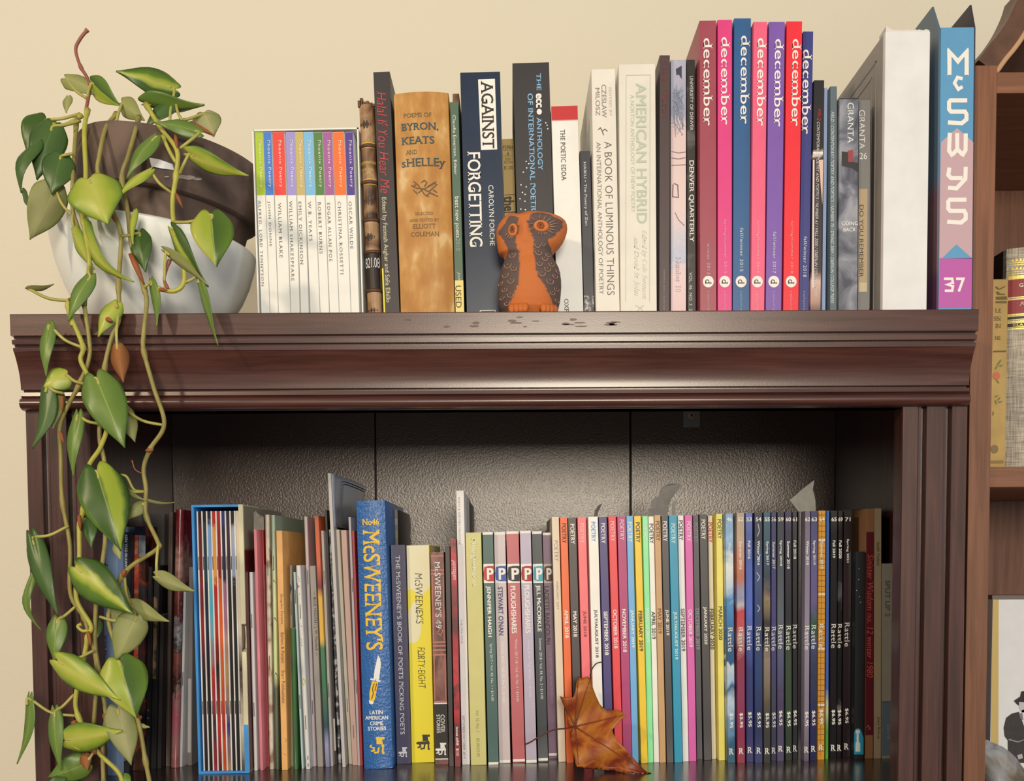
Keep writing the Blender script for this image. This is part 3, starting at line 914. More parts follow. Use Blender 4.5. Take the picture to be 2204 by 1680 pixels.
nt_ = 40
VV = []
for i in range(nt_ + 1):
    xx = -w / 2 + .0006 + (w - .0012) * i / nt_
    hgt = .0014 + .0016 * abs(noise.noise(Vector((i * .31, 0, 2)))) + .0035 * max(0, 1 - i / 7)
    VV += [(xx, .0004, Hl - .002), (xx, .0004, Hl + hgt), (xx, .016, Hl + hgt * .8), (xx, .016, Hl - .002)]
A.add(VV, [(4 * i + a, 4 * i + 4 + a, 4 * i + 4 + (a + 1) % 4, 4 * i + (a + 1) % 4) for i in range(nt_) for a in range(4)] + [(3, 2, 1, 0), (4 * nt_, 4 * nt_ + 1, 4 * nt_ + 2, 4 * nt_ + 3)])
A.build('torn_spine_edge', mat((232, 222, 202), .8), root, ws=False)
# tall boxed quarterly with geometric letters
SKY, ROSE, MAG = (98, 160, 190), (206, 168, 164), (196, 94, 164)
Lw = 21


def lett(lines):
    return ST(lines, Lw, (252, 248, 236), name='title_lettering')


def ql(x, y, kind):
    if kind == 'S':
        return [(x + 50, y - 58), (x - 36, y - 58), (x - 44, y - 48), (x - 44, y - 12), (x - 34, y), (x + 38, y), (x + 46, y + 14), (x + 46, y + 40), (x + 22, y + 60), (x - 50, y + 56)]


root, w, Hl, cov = book('geometric_quarterly', 'tall blue, pink and magenta volume with white angular letters', 'book', C5, (781, 953, 143), (769, 938, 1582), 0.035, 'top', 0.17, SKY, kind='paper', items=[
    PG([(780, 735), (864, 661), (950, 735), (945, 1335), (772, 1335)], ROSE, name='pink_band', lift=.00012), PG([(775, 1334), (942, 1332), (940, 1590), (768, 1590)], MAG, name='magenta_band', lift=.00012),
    PG([(784, 1335), (860, 1262), (940, 1333)], SKY, name='blue_triangle', lift=.00018),
    lett([[(824, 388), (824, 268), (868, 318), (912, 268), (912, 388)]]), PG([(812, 250), (835, 276), (835, 368), (814, 392)], (252, 248, 236), name='title_lettering'),
    PG([(924, 250), (902, 276), (902, 368), (924, 392)], (252, 248, 236), name='title_lettering'),
    ST([[(892, 408), (866, 400), (850, 430), (870, 462), (892, 448)]], 17, (252, 248, 236), name='title_lettering'),
    lett([ql(866, 577, 'S')]), lett([[(826, 686), (822, 778), (842, 808)], [(908, 690), (907, 775), (888, 808)], [(864, 688), (864, 776)], [(836, 802), (865, 772)], [(865, 772), (894, 802)]]),
    lett([[(824, 866), (818, 905), (832, 920), (892, 920)], [(908, 862), (906, 925), (860, 974), (816, 970)]]), lett([ql(862, 1090, 'S')]),
    ST([[(796, 1440), (838, 1440), (842, 1462), (812, 1470), (842, 1478), (838, 1502), (800, 1502)], [(858, 1440), (896, 1440), (872, 1506)]], 13, (252, 248, 236), name='number_lettering')])
m_l = art([(0, (86, 110, 120)), (.5, (92, 112, 122)), (.55, (128, 92, 92)), (.8, (120, 82, 84)), (.84, (104, 52, 84)), (1, (92, 46, 74))], 3, zmix=1, H=Hl)
for sx in (-1, 1):
    x0 = sx * w / 2 - (.0014 if sx < 0 else -.0000)
    pk = [(0.001, 0), (.165, 0), (.165, Hl + .025), (.015, Hl + .025), (.001, Hl)] if sx < 0 else [(0.001, 0), (.165, 0), (.165, Hl + .023), (.009, Hl + .023), (.001, Hl)]
    n = len(pk)
    V = [(x0, a, b) for a, b in pk] + [(x0 + .0014, a, b) for a, b in pk]
    Fc = [tuple(range(n)), tuple(range(2 * n - 1, n - 1, -1))] + [(i, n + i, n + (i + 1) % n, (i + 1) % n) for i in range(n)]
    o = mesh_obj('peaked_board', V, Fc, m_l if sx < 0 else mat((56, 48, 58), .5), root, world_space=False)
    fix_normals(o)


# ------------------------------------------------------------------ lower shelf, left to right
CHAIN['low'] = (XL + 0.0195, 0.0, 0.5)
book('poetry_chapbook', 'pale blue paperback behind the trailing leaves at the end of the row', 'book', LA, (36, 158, 150), (46, 160, 1640), 0.066, 'low', 0.14, (172, 196, 224), items=[
    T('dehaunted', 165, 400, 72, 42, (40, 44, 54), True, 0, .35), T('IGOR BREZHNEV', 830, 1090, 74, 22, (54, 60, 74), True), T('III', 1535, 1565, 82, 22, (40, 40, 48), False, .03, name='publisher_mark')])
book('poetry_chapbook', 'slim black paperback with white capitals beside the pale blue one', 'book', LA, (163, 238, 190), (158, 226, 1625), 0.078, 'low', 0.14, (34, 31, 31), items=[
    T('KEN YOSHIKAWA', 203, 408, 202, 17, (240, 236, 226), False, .03), T('UP PRESS', 1515, 1612, 196, 16, (170, 165, 155), False, .02)])
book('grey_book', 'tall grey book set back behind the orange picture spine', 'book', LA, (300, 450, 75), (300, 440, 1600), 0.145, 'low', 0.12, (112, 104, 94), chain=False)
book('picture_book', 'paperback with navy head band and orange and grey picture spine', 'book', LA, (241, 330, 150), (232, 318, 1640), 0.086, 'low', 0.03, items=[
    B(150, 206, (24, 24, 48), name='navy_band'), B(206, 980, (205, 80, 45), 252, 284, name='orange_strip', m=art([(.3, (190, 66, 40)), (.55, (218, 98, 60)), (.8, (228, 150, 112))], 190)),
    B(206, 340, (196, 194, 190), 284, 330, name='grey_patch', m=art([(.3, (120, 122, 126)), (.7, (196, 194, 190))], 60))],
     m=art([(.2, (20, 18, 18)), (.5, (84, 38, 26)), (.6, (160, 62, 38)), (.75, (60, 56, 54))], 36, seed=2))
book('thin_paperback', 'thin black paperback nearest the orange picture spine', 'book', LA, (332, 372, 405), (318, 350, 1640), 0.090, 'low', 0.035, (30, 27, 27), items=[T('. . .', 1290, 1400, None, 8, (150, 145, 140))])
book('thin_paperback', 'thin black paperback with tan picture strip beside the clear sleeve', 'book', LA, (374, 418, 395), (352, 396, 1640), 0.094, 'low', 0.035, (28, 25, 25), items=[
    B(590, 1100, (150, 120, 84), 372, 398, name='tan_strip', m=art([(.35, (60, 48, 36)), (.6, (150, 118, 80))], 70))])
book('thin_paperback', 'thin dark paperback tucked against the clear plastic sleeve', 'book', LA, (420, 444, 700), (398, 428, 1640), 0.096, 'low', 0.035, (46, 40, 38))
book('white_booklet', 'short white booklet with a black ink line before the clear sleeve', 'booklet', LA, (438, 462, 895), (428, 452, 1632), None, 'low', 0.12, (206, 198, 182), items=[
    ST([[(452, 1045), (440, 1060), (447, 1130), (440, 1260), (446, 1400), (437, 1510)]], 5, (40, 34, 32), name='ink_line')])
clear = mat((150, 128, 112), .12, key='sleeve')
book('sleeved_comic', 'thin comic in a clear plastic sleeve left of the red patterned one', 'comic', LA, (457, 508, 62), (455, 476, 1648), None, 'low', 0.16, m=art([(.3, (60, 44, 38)), (.5, (118, 98, 84)), (.75, (196, 184, 166))], 30, stretch=(6, 1, .06), rough=.15), pages=(150, 138, 122))
book('patterned_comic', 'red and black patterned comic with rounded spine in a clear sleeve', 'comic', LA, (512, 562, 48), (478, 532, 1664), None, 'low', 0.16, kind='saddle',
     m=art([(.0, (150, 140, 130)), (.04, (120, 28, 32)), (.17, (150, 60, 62)), (.25, (196, 150, 128)), (.33, (140, 70, 62)), (.42, (96, 34, 32)), (.48, (180, 176, 170)), (.53, (70, 60, 58)), (.57, (140, 76, 62)), (.66, (60, 40, 38)),
            (.7, (170, 130, 112)), (.76, (186, 90, 100)), (.87, (180, 120, 112)), (1, (150, 62, 58))], 130, zmix=.90, H=.245, rough=.2), items=[
         PG([(512, 340), (528, 320), (545, 340), (528, 386)], (196, 60, 70)), PG([(505, 1290), (524, 1270), (542, 1290), (520, 1400)], (206, 110, 122)), PG([(516, 1010), (540, 1010), (540, 1050), (512, 1056)], (40, 34, 34)),
         PG([(514, 830), (546, 800), (548, 862), (520, 866)], (48, 42, 46)), PG([(516, 120), (552, 110), (552, 220), (520, 232)], (150, 34, 38))], staples=(260, 1180))
book('white_booklet', 'white booklet between the patterned comic and the blue slipcase', 'booklet', LA, (564, 580, 560), (536, 560, 1655), None, 'low', 0.14, (214, 206, 192), staples=(1100,))
book('grey_booklet', 'grey booklet pressed against the bright blue slipcase', 'booklet', LA, (600, 612, 405), (562, 632, 1640), None, 'low', 0.14, (128, 118, 108), items=[
    B(1100, 1560, (190, 180, 166), 574, 612, name='pale_patch')])

# ---- blue slipcase of comics
LB = Crop(200, 1000, 0.4049)
Yb = 0.072
Pt0, Pt1 = at(*LB(522, 213), Yb), at(*LB(796, 213), Yb)
Pb0, Pb1 = at(*LB(562, 1640), Yb), at(*LB(832, 1640), Yb)
Pb0.z = Pb1.z = 0
slo = ((Pt0.x - Pb0.x) + (Pt1.x - Pb1.x)) / 2 / Pt0.z
ang = math.atan(slo)
ws = ((Pt1.x - Pt0.x) + (Pb1.x - Pb0.x)) / 2
xm = (Pb0.x + Pb1.x) / 2
xm = max(xm, CHAIN['low'][0] + ws / 2 + .0006)
Hs = Pt0.z / math.cos(ang)
slip = thing('comic_slipcase', 'bright blue card slipcase packed with thin comics', 'slipcase', (xm, Yb, abs(math.sin(ang)) * ws / 2), (0, ang, 0))
m_blue = mat((70, 160, 222), .45, vary=.08, vscale=60)
tk = .0021
dS = .155
for nm, a, mm in (('side', (-ws / 2, -ws / 2 + tk, 0, dS, 0, Hs), m_blue), ('top', (-ws / 2, ws / 2 - .001, .0003, dS, Hs - tk, Hs), m_blue), ('bottom', (-ws / 2, ws / 2, .0003, dS, 0, tk), m_blue), ('back', (-ws / 2, ws / 2, dS - tk, dS, 0, Hs), m_blue)):
    v, f = box_vf(*a)
    mesh_obj(nm, v, f, mm, slip, world_space=False)
iv = WM(slip).inverted()
zl = lambda cy: (iv @ at(*LB(790, cy), Yb)).z
# right side board with its thumb notch; the front edge is cream above and blue at the foot
z1, z2, z3 = zl(845), zl(995), zl(1380)
pk = [(0, 0), (dS, 0), (dS, Hs), (0, Hs), (0, z1), (.012, z1 - .003), (.014, (z1 + z2) / 2), (.012, z2 + .003), (0, z2)]
n = len(pk)
x0, x1 = ws / 2 - .0040, ws / 2
V = [(x0, a, b) for a, b in pk] + [(x1, a, b) for a, b in pk]
Fc = [tuple(range(n)), tuple(range(2 * n - 1, n - 1, -1))] + [(i, n + i, n + (i + 1) % n, (i + 1) % n) for i in range(n)]
o = mesh_obj('notched_side', V, Fc, mat((232, 220, 172), .6, vary=.04), slip, world_space=False)
fix_normals(o)
v, f = box_vf(x0, x1, -.0002, 0, 0, z3)
mesh_obj('blue_edge', v, f, m_blue, slip, world_space=False)
v, f = box_vf(x1, x1 + .0003, .002, dS, .002, Hs - .001)
mesh_obj('printed_side', v, f, art([(0, (150, 140, 110)), (.16, (150, 140, 110)), (.17, (96, 22, 20)), (1, (80, 20, 18))], 3, zmix=1, H=Hs), slip, world_space=False)
# the comics in it
ck = [((52, 30, 28), (120, 28, 26), (150, 40, 36), (30, 26, 34)), ((28, 26, 26), (30, 60, 70), (26, 40, 66), (24, 22, 24)), ((30, 34, 60), (130, 170, 205), (80, 180, 190), (200, 40, 36)),
      ((190, 44, 32), (240, 160, 70), (196, 40, 30), (24, 20, 20)), ((170, 34, 30), (150, 30, 28), (225, 95, 36), (226, 100, 40)), ((48, 48, 110), (40, 30, 60), (170, 110, 130), (196, 150, 90)),
      ((40, 30, 34), (60, 34, 46), (36, 28, 30), (30, 26, 30)), ((26, 24, 26), (160, 168, 182), (34, 30, 30), (26, 24, 26)), ((232, 214, 180), (226, 206, 170), (232, 212, 180), (60, 24, 26))]
cn = ['dark red', 'teal and black', 'pale blue, turquoise and red', 'scarlet and yellow', 'red and orange', 'violet and tan', 'plum black', 'black and pale grey', 'cream']
xi0, xi1 = -ws / 2 + tk + .0016, x0 - .0006
wc = (xi1 - xi0) / len(ck)
for i, (cc, nm) in enumerate(zip(ck, cn)):
    r_ = thing('comic', '%s comic spine inside the blue slipcase' % nm, 'comic', slip.matrix_basis.translation, (0, ang, 0), 'comics in the blue slipcase')
    xw = xi0 + wc * i
    wb = .0011
    v, f = box_vf(xw, xw + wb, .003, .15, tk, Hs - tk - .0035)
    mesh_obj('page_block', v, f, mat((244, 234, 212), .7), r_, world_space=False)
    mm = art([(0, cc[0]), (.09, cc[0]), (.11, cc[1]), (.28, cc[1]), (.30, cc[2]), (.44, cc[2]), (.62, cc[3]), (.8, cc[0]), (1, cc[3])], 90, zmix=.94, H=Hs, rough=.3, seed=i * 1.7)
    v, f = box_vf(xw + wb, xw + wc - .0003, .0042, .15, tk, Hs - tk - .0035)
    mesh_obj('cover', v, f, mm, r_, world_space=False)
    for sz in (zl(520), zl(1290)):
        A = Acc()
        A.tube([(xw + wb * .8, .0028, sz + .006), (xw + wb * .8, .0026, sz), (xw + wb * .8, .0028, sz - .006)], .0003, 5)
        A.build('staple', mat((120, 115, 108), .3, metal=.8), r_, ws=False)
CHAIN['low'] = (xm + ws / 2 + .0006, slo, Hs)

# ---- thin booklets
book('booklet', 'short white stapled booklet right beside the blue slipcase', 'booklet', L2, (72, 107, 570), (98, 135, 1640), None, 'low', .13, (236, 228, 212), kind='saddle', staples=(830, 1300))
book('booklet', 'slim salmon pink booklet left of the red patterned one', 'booklet', L2, (112, 130, 343), (148, 165, 1638), None, 'low', .14, (240, 140, 140))
book('booklet', 'red booklet with scattered pale cross strokes on its spine', 'booklet', L2, (131, 163, 347), (165, 188, 1606), None, 'low', .14, (150, 34, 36), kind='saddle', items=[
    ST([[(140, 800), (158, 790)], [(144, 940), (160, 970)], [(158, 935), (146, 965)], [(146, 1060), (160, 1080)], [(160, 1050), (148, 1090)], [(152, 1170), (166, 1200)], [(166, 1165), (154, 1200)], [(156, 1300), (172, 1320)], [(160, 1400), (174, 1430)]], 3, (214, 160, 150))])
book('booklet', 'short dusky rose booklet beside the cream marbled one', 'booklet', L2, (164, 168, 530), (189, 195, 1610), None, 'low', .12, (176, 110, 106))
book('booklet', 'tall cream booklet with brown marbled spots', 'booklet', L2, (170, 198, 265), (197, 220, 1630), None, 'low', .16, kind='saddle',
     m=art([(.25, (168, 130, 104)), (.42, (214, 190, 156)), (.7, (232, 214, 182))], 120, stretch=(1, 1, .5), seed=5), staples=(550, 1050))
book('booklet', 'tall pale green booklet with dark chevron marks', 'booklet', L2, (203, 228, 267), (228, 248, 1632), None, 'low', .16, kind='saddle',
     m=art([(0, (150, 168, 140)), (.2, (190, 200, 160)), (.45, (226, 232, 160)), (.62, (206, 216, 150)), (.66, (104, 110, 84)), (1, (86, 92, 66))], 20, zmix=.95, H=.24), items=[
         ST([[(206, 545), (217, 560), (230, 540)], [(210, 625), (220, 612), (232, 628)], [(214, 825), (226, 812), (236, 830)], [(220, 1120), (231, 1105), (241, 1122)], [(222, 1255), (244, 1255)]], 5, (66, 66, 52))], staples=(520,))
book('booklet', 'orange booklet with small brown lettering down its spine', 'booklet', L2, (232, 266, 350), (262, 297, 1634), None, 'low', .14, m=mat((240, 178, 102), .5, vary=.08, vscale=70), items=[
    T('Graphic Details', 685, 846, 262, 17, (126, 76, 46)), T('Balliett & Patton', 890, 1050, 268, 17, (126, 76, 46)), T('Starr Publications', 1090, 1266, 272, 17, (126, 76, 46)),
    ST([[(275, 1450), (290, 1460), (282, 1475)], [(268, 1530), (290, 1545)]], 2, (190, 110, 60))])
book('booklet', 'grey booklet half hidden behind the short green one', 'booklet', L2, (288, 320, 535), (304, 322, 1605), None, 'low', .13, (150, 142, 124), items=[PG([(296, 655), (308, 630), (318, 655), (306, 690)], (60, 46, 70))], staples=(760,))
book('booklet', 'short glossy green booklet with silver staples', 'booklet', L2, (305, 332, 870), (322, 350, 1632), None, 'low', .11, (62, 104, 52), kind='saddle', rough=.25, staples=(1040, 1410))
book('booklet', 'thin pale aqua booklet left of the arrow patterned one', 'booklet', L2, (319, 336, 570), (362, 382, 1625), None, 'low', .13, (182, 198, 188), staples=(700, 1260))
AR = (200, 70, 62)
book('booklet', 'white booklet printed with red and grey arrow fletchings', 'booklet', L2, (338, 362, 535), (387, 418, 1630), None, 'low', .14, (226, 218, 200), kind='saddle', items=[
    PG([(344, 625), (356, 645), (368, 625), (370, 660), (358, 690), (346, 660)], AR), PG([(354, 842), (368, 856), (382, 842), (382, 888), (368, 900), (354, 885)], AR),
    ST([[(346, 590), (356, 606), (366, 590)], [(346, 604), (356, 620), (366, 604)], [(358, 915), (370, 932), (382, 915)], [(358, 930), (370, 946), (382, 930)], [(360, 945), (371, 962), (383, 945)]], 2.5, (170, 160, 146)),
    ST([[(370, 1150), (379, 1135), (388, 1150), (380, 1172), (371, 1150)]], 4, (206, 190, 70)),
    PG([(388, 1560), (402, 1545), (416, 1562), (416, 1582), (402, 1565), (389, 1582)], (86, 80, 96)), PG([(389, 1600), (403, 1585), (416, 1600), (416, 1618), (403, 1602), (390, 1618)], (66, 60, 78))], staples=(780, 1370))
book('booklet', 'tall pinkish grey stapled booklet right of the arrow patterned one', 'booklet', L2, (358, 400, 276), (412, 443, 1606), None, 'low', .16, (196, 178, 168), kind='saddle', staples=(600, 1290))
book('booklet', 'grey card booklet with small black serif title', 'booklet', L2, (410, 443, 537), (452, 485, 1609), None, 'low', .13, (156, 146, 130), items=[T('— BLUE MOUTH / J. W. Marshall —', 672, 1016, 441, 17, (44, 38, 34), True)])
book('booklet', 'tall thin booklet turning from orange to green to silver', 'booklet', L2, (436, 458, 270), (494, 520, 1613), None, 'low', .16, rough=.3,
     m=art([(0, (60, 56, 34)), (.05, (196, 92, 50)), (.2, (214, 98, 52)), (.3, (120, 40, 46)), (.33, (222, 168, 60)), (.5, (226, 176, 66)), (.53, (62, 120, 74)), (.72, (56, 116, 76)), (.82, (30, 70, 80)), (.9, (150, 150, 176)), (1, (120, 120, 140))], 40, zmix=.97, H=.238), staples=(1250,))
book('booklet', 'narrow greyish white booklet between the orange-green and black ones', 'booklet', L2, (466, 485, 350), (518, 538, 1605), None, 'low', .14, (190, 178, 164), staples=(600, 1200))
book('booklet', 'tall thin black booklet with a small white label near the foot', 'booklet', L2, (486, 503, 240), (540, 558, 1590), None, 'low', .16, (28, 25, 25), items=[B(1350, 1520, (206, 196, 178), 538, 548, name='white_label')])
book('booklet', 'booklet with black and white speckled spine behind the silver cover', 'booklet', L2, (510, 528, 345), (560, 580, 1580), None, 'low', .13,
     m=art([(.3, (34, 32, 40)), (.5, (80, 78, 88)), (.62, (206, 200, 190))], 110, seed=4))
# tall silver booklet whose cover bows open to the right
root, w, Hl, cov = book('silver_booklet', 'tallest booklet, silver cover with a black line frame bowing open', 'booklet', L2, (504, 526, 46), (584, 602, 1590), 0.098, 'low', .02, (196, 188, 172), pages=None)
n1, n2 = 16, 10
V, Fc = [], []
for i in range(n1 + 1):
    t = i / n1
    for j in range(n2 + 1):
        s_ = j / n2
        V.append((w / 2 + .0005 + .011 * math.sin(t * 1.7) * (s_ ** 1.5) + .002 * t, .003 + .135 * t, Hl * (.82 + .18 * s_) + 0.0 - .004 * t * s_))
for i in range(n1):
    for j in range(n2):
        a = i * (n2 + 1) + j
        Fc.append((a, a + n2 + 1, a + n2 + 2, a + 1))
o = mesh_obj('bowed_cover', V, Fc, mat((168, 170, 170), .28, vary=.05), root, True, world_space=False)
so = o.modifiers.new('thickness', 'SOLIDIFY')
so.thickness = .0005


def bow(t, s_):
    return Vector((w / 2 + .0005 + .011 * math.sin(t * 1.7) * (s_ ** 1.5) + .002 * t + .0006, .003 + .135 * t, Hl * (.82 + .18 * s_) - .004 * t * s_))


for off in (0, .045):
    A = Acc()
    A.tube([bow(.2 + off, s_ / 10 * (.9 - off) + .0) for s_ in range(11)] + [bow(.2 + off + (.95 - .2 - off) * i / 10, .9 - off + (.02 if i else 0)) for i in range(11)], .00035, 4)
    A.build('frame_line', mat((40, 38, 38), .5), root, ws=False)
book('booklet', 'cream paper booklet beneath the bowing silver cover', 'booklet', L2, (528, 570, 345), (604, 632, 1588), None, 'low', .13, (212, 198, 168), staples=(1280,))
book('booklet', 'pinkish tan booklet third from the blue leather-look quarterly', 'booklet', L2, (572, 612, 348), (642, 664, 1598), None, 'low', .13, (196, 160, 140), staples=(1420,))
book('booklet', 'pale grey booklet second from the blue leather-look quarterly', 'booklet', L2, (613, 632, 278), (666, 680, 1600), None, 'low', .14, (182, 172, 166), staples=(640, 1180))
book('booklet', 'thin red booklet against the blue leather-look quarterly', 'booklet', L2, (634, 650, 350), (681, 694, 1602), None, 'low', .13, (168, 44, 50))
# ---- blue quarterly in leather-look boards
GO = (246, 196, 46)


def chair_mark(x, y, s, c):
    """little chair emblem: seat back, seat and legs"""
    q = lambda pts: [(x + a * s, y + b * s) for a, b in pts]
    return [PG(q([(-2, -10), (9, -10), (9, -7), (6, -7), (7, -1), (-1, -1), (-1, -6)]), c, 'publisher_mark'), PG(q([(-9, 0), (8, -1), (9, 3), (-6, 4), (-10, 3)]), c, 'publisher_mark'),
            ST([q([(-5, 3), (-4, 7), (-8, 8)]), q([(2, 3), (1, 9), (-4, 10)]), q([(7, 3), (7, 10), (9, 10)])], 2.2 * s, c, 'publisher_mark_lettering')]


book('quarterly', 'blue leather-look quarterly with big yellow letters and a knife', 'book', L2, (651, 816, 191), (701, 852, 1628), None, 'low', .16, kind='hard', bulge=.0022,
     m=mat((40, 100, 158), .32, bump=.7, bscale=420, spec=.5, vary=.1, vscale=120), items=[
         TH('No46', 690, 780, 287, 319, GO, True, .02), T("McSWEENEY'S", 345, 985, 748, 92, GO, True, .012),
         PG([(775, 1010), (786, 1030), (790, 1060), (780, 1142), (750, 1138), (757, 1085)], (240, 236, 224), 'knife_blade'), ST([[(734, 1138), (788, 1150)]], 9, (240, 236, 224), 'knife_guard'),
         PG([(742, 1148), (776, 1154), (768, 1190), (760, 1240), (752, 1258), (730, 1252), (728, 1215)], GO, 'knife_handle'), ST([[(755, 1160), (745, 1190), (750, 1215), (740, 1245)], [(768, 1160), (758, 1200)]], 5, (110, 74, 30), 'knife_grain'),
         PG([(726, 1250), (752, 1256), (748, 1272), (728, 1268)], (240, 236, 224), 'knife_cap'),
         TH('LATIN', 730, 800, 1304, 1325, WHT, False, .02), TH('AMERICAN', 706, 828, 1333, 1354, WHT, False, .02), TH('CRIME', 732, 803, 1362, 1383, WHT, False, .02), TH('STORIES', 720, 818, 1390, 1411, WHT, False, .02)] +
     chair_mark(771, 1488, 4.2, GO))
book('dark_book', 'dark book set back right of the blue leather-look quarterly', 'book', L3, (64, 94, 172), (90, 120, 1560), .165, 'low', .12, (44, 40, 40), chain=False, items=[B(222, 255, (120, 120, 118), name='grey_label'), B(290, 330, (110, 104, 60), name='olive_label')])
book('poets_book', 'navy paperback with white serif title, left of the yellow one', 'book', L3, (53, 134, 369), (88, 168, 1584), None, 'low', .04, (58, 54, 84), items=[
    T("THE McSWEENEY'S BOOK OF POETS PICKING POETS", 425, 1426, 107, 25, (232, 226, 218), True)] + chair_mark(122, 1518, 2.6, (226, 222, 214)))
random.seed(21)
hand = dict(c=(58, 52, 34), bold=-.008)
book('quarterly', 'bright yellow quarterly with pale blots and black hand lettering', 'book', L3, (136, 272, 371), (172, 296, 1573), None, 'low', .145,
     m=art([(0, (244, 222, 40)), (.55, (244, 222, 46)), (.56, (238, 226, 176)), (1, (240, 228, 186))], 26, stretch=(1, 1, .55), const=True, seed=6.2, detail=.5), items=[
         T("McSWEENEY'S", 525, 806, 213, 42, slant=.12, **hand), T('FORTY-EIGHT', 936, 1166, 226, 40, slant=.12, **hand), ST([[(196, 712), (206, 760), (196, 800)], [(206, 950), (210, 1000)]], 3, (58, 52, 34), 'underline')] + chair_mark(236, 1462, 4.0, (48, 42, 30)))
BR = (190, 120, 100)
book('quarterly', 'brown ornate paneled quarterly with black foot and white chair mark', 'book', L3, (274, 350, 409), (300, 378, 1590), None, 'low', .14,
     m=art([(.2, (84, 42, 36)), (.5, (126, 72, 62)), (.8, (150, 96, 82))], 60, stretch=(1, 1, .7), distort=1.2), items=[
         T("McSWEENEY'S 49", 460, 832, 318, 34, (238, 228, 216), True), B(1246, 1562, (26, 22, 22), name='black_foot'), B(1246, 1253, (238, 230, 216), name='white_rule', lift=.0002), B(1556, 1562, (238, 230, 216), name='white_rule', lift=.0002),
         T('COVER', 1310, 1412, 344, 22, WHT, True), T('STORIES', 1310, 1414, 320, 20, WHT, True)] + [B(y, y + 9, BR, name='printed_moulding') for y in (425, 505, 525, 905, 925, 948, 975, 1235)] +
     [ST([[(286, 540), (292, 900)], [(346, 540), (352, 900)], [(296, 985), (300, 1230)], [(356, 985), (362, 1230)], [(310, 850), (330, 870), (345, 845), (330, 830), (312, 862)]], 5, BR, 'printed_moulding')] + chair_mark(334, 1500, 3.2, (240, 236, 226)))
book('thin_paperback', 'thin black paperback right of the brown ornate quarterly', 'book', L3, (355, 384, 375), (379, 406, 1603), None, 'low', .13, (48, 46, 44))
book('passages_journal', 'slim crimson journal with script title and issue number', 'book', L3, (384, 418, 335), (411, 443, 1608), None, 'low', .145,
     m=art([(.25, (92, 18, 28)), (.5, (168, 26, 42)), (.7, (196, 40, 52)), (.85, (90, 20, 30))], 22, seed=2.5), items=[
         T('passages', 450, 562, 404, 24, (240, 210, 206), True, 0, .3), T('Issue #58  $10', 1376, 1540, 424, 17, (250, 240, 234), True, .01)])
book('writers_magazine', 'tall slim white magazine standing above its neighbours', 'magazine', L3, (416, 462, 66), (451, 495, 1590), None, 'low', .16, (238, 230, 216), items=[
    T('POETS & WRITERS MAGAZINE', 104, 366, 436, 12, (150, 144, 134)), T('THE MFA ISSUE', 780, 916, 449, 10, (150, 144, 134)), T('SEPTEMBER/OCTOBER 2014', 1314, 1556, 462, 12, (110, 104, 98))])
book('dark_book', 'narrow dark book set back behind the tall white magazine', 'book', L3, (468, 494, 125), (490, 512, 1540), .165, 'low', .12, (56, 50, 48), chain=False)
book('literary_review', 'olive yellow review with faint title, left of the striped row', 'book', L3, (467, 560, 300), (501, 587, 1594), None, 'low', .14, (212, 202, 122), items=[
    T('Ploughshares', 328, 602, 516, 36, (234, 228, 176), True, .02), T('Vol. 10, No. 1     $5.00/£3.00', 1284, 1546, 538, 20, (150, 140, 74))])
PL = [((562, 625, 297), (597, 655, 1591), (62, 96, 86), 'JENNIFER HAIGH', 595, 880, WHT, 'Spring 2017 • Vol. 43, No. 1 • $14.00', 915, 1236, (226, 226, 216), (200, 54, 50), 'dark green', 600, 612, 598),
      ((627, 692, 297), (657, 722, 1579), (214, 194, 184), "STEWART O'NAN", 600, 870, (66, 66, 110), 'Summer 2017 • Vol. 43, No. 2 • $14.00', 905, 1246, (244, 238, 230), (62, 92, 168), 'pale pink', 667, 680, 664),
      ((695, 767, 293), (732, 803, 1574), (196, 98, 98), 'PLOUGHSHARES', 595, 860, (250, 240, 234), 'Winter 2017-18 • Vol. 43, No. 4 • $14.00', 890, 1240, (240, 206, 200), (40, 36, 42), 'brick pink', 738, 750, 736),
      ((771, 835, 290), (806, 868, 1579), (190, 176, 186), 'PLOUGHSHARES', 590, 858, (250, 248, 246), 'Spring 2018 • Vol. 44, No. 1 • $14.00', 895, 1216, (232, 224, 230), (176, 40, 46), 'lilac grey', 815, 826, 812),
      ((838, 895, 293), (873, 932, 1569), (46, 54, 60), 'JILL McCORKLE', 590, 850, WHT, 'Summer 2018 • Vol. 44, No. 2 • $14.00', 885, 1226, (222, 222, 216), (86, 168, 176), 'charcoal', 876, 888, 874),
      ((898, 947, 300), (931, 982, 1541), (130, 94, 116), 'LADETTE RANDOLPH', 597, 922, (58, 36, 46), 'Fall 2018 • Vol. 44, No. 3 • $14.00', 958, 1250, (170, 138, 154), (92, 28, 34), 'plum', 922, 936, 922)]
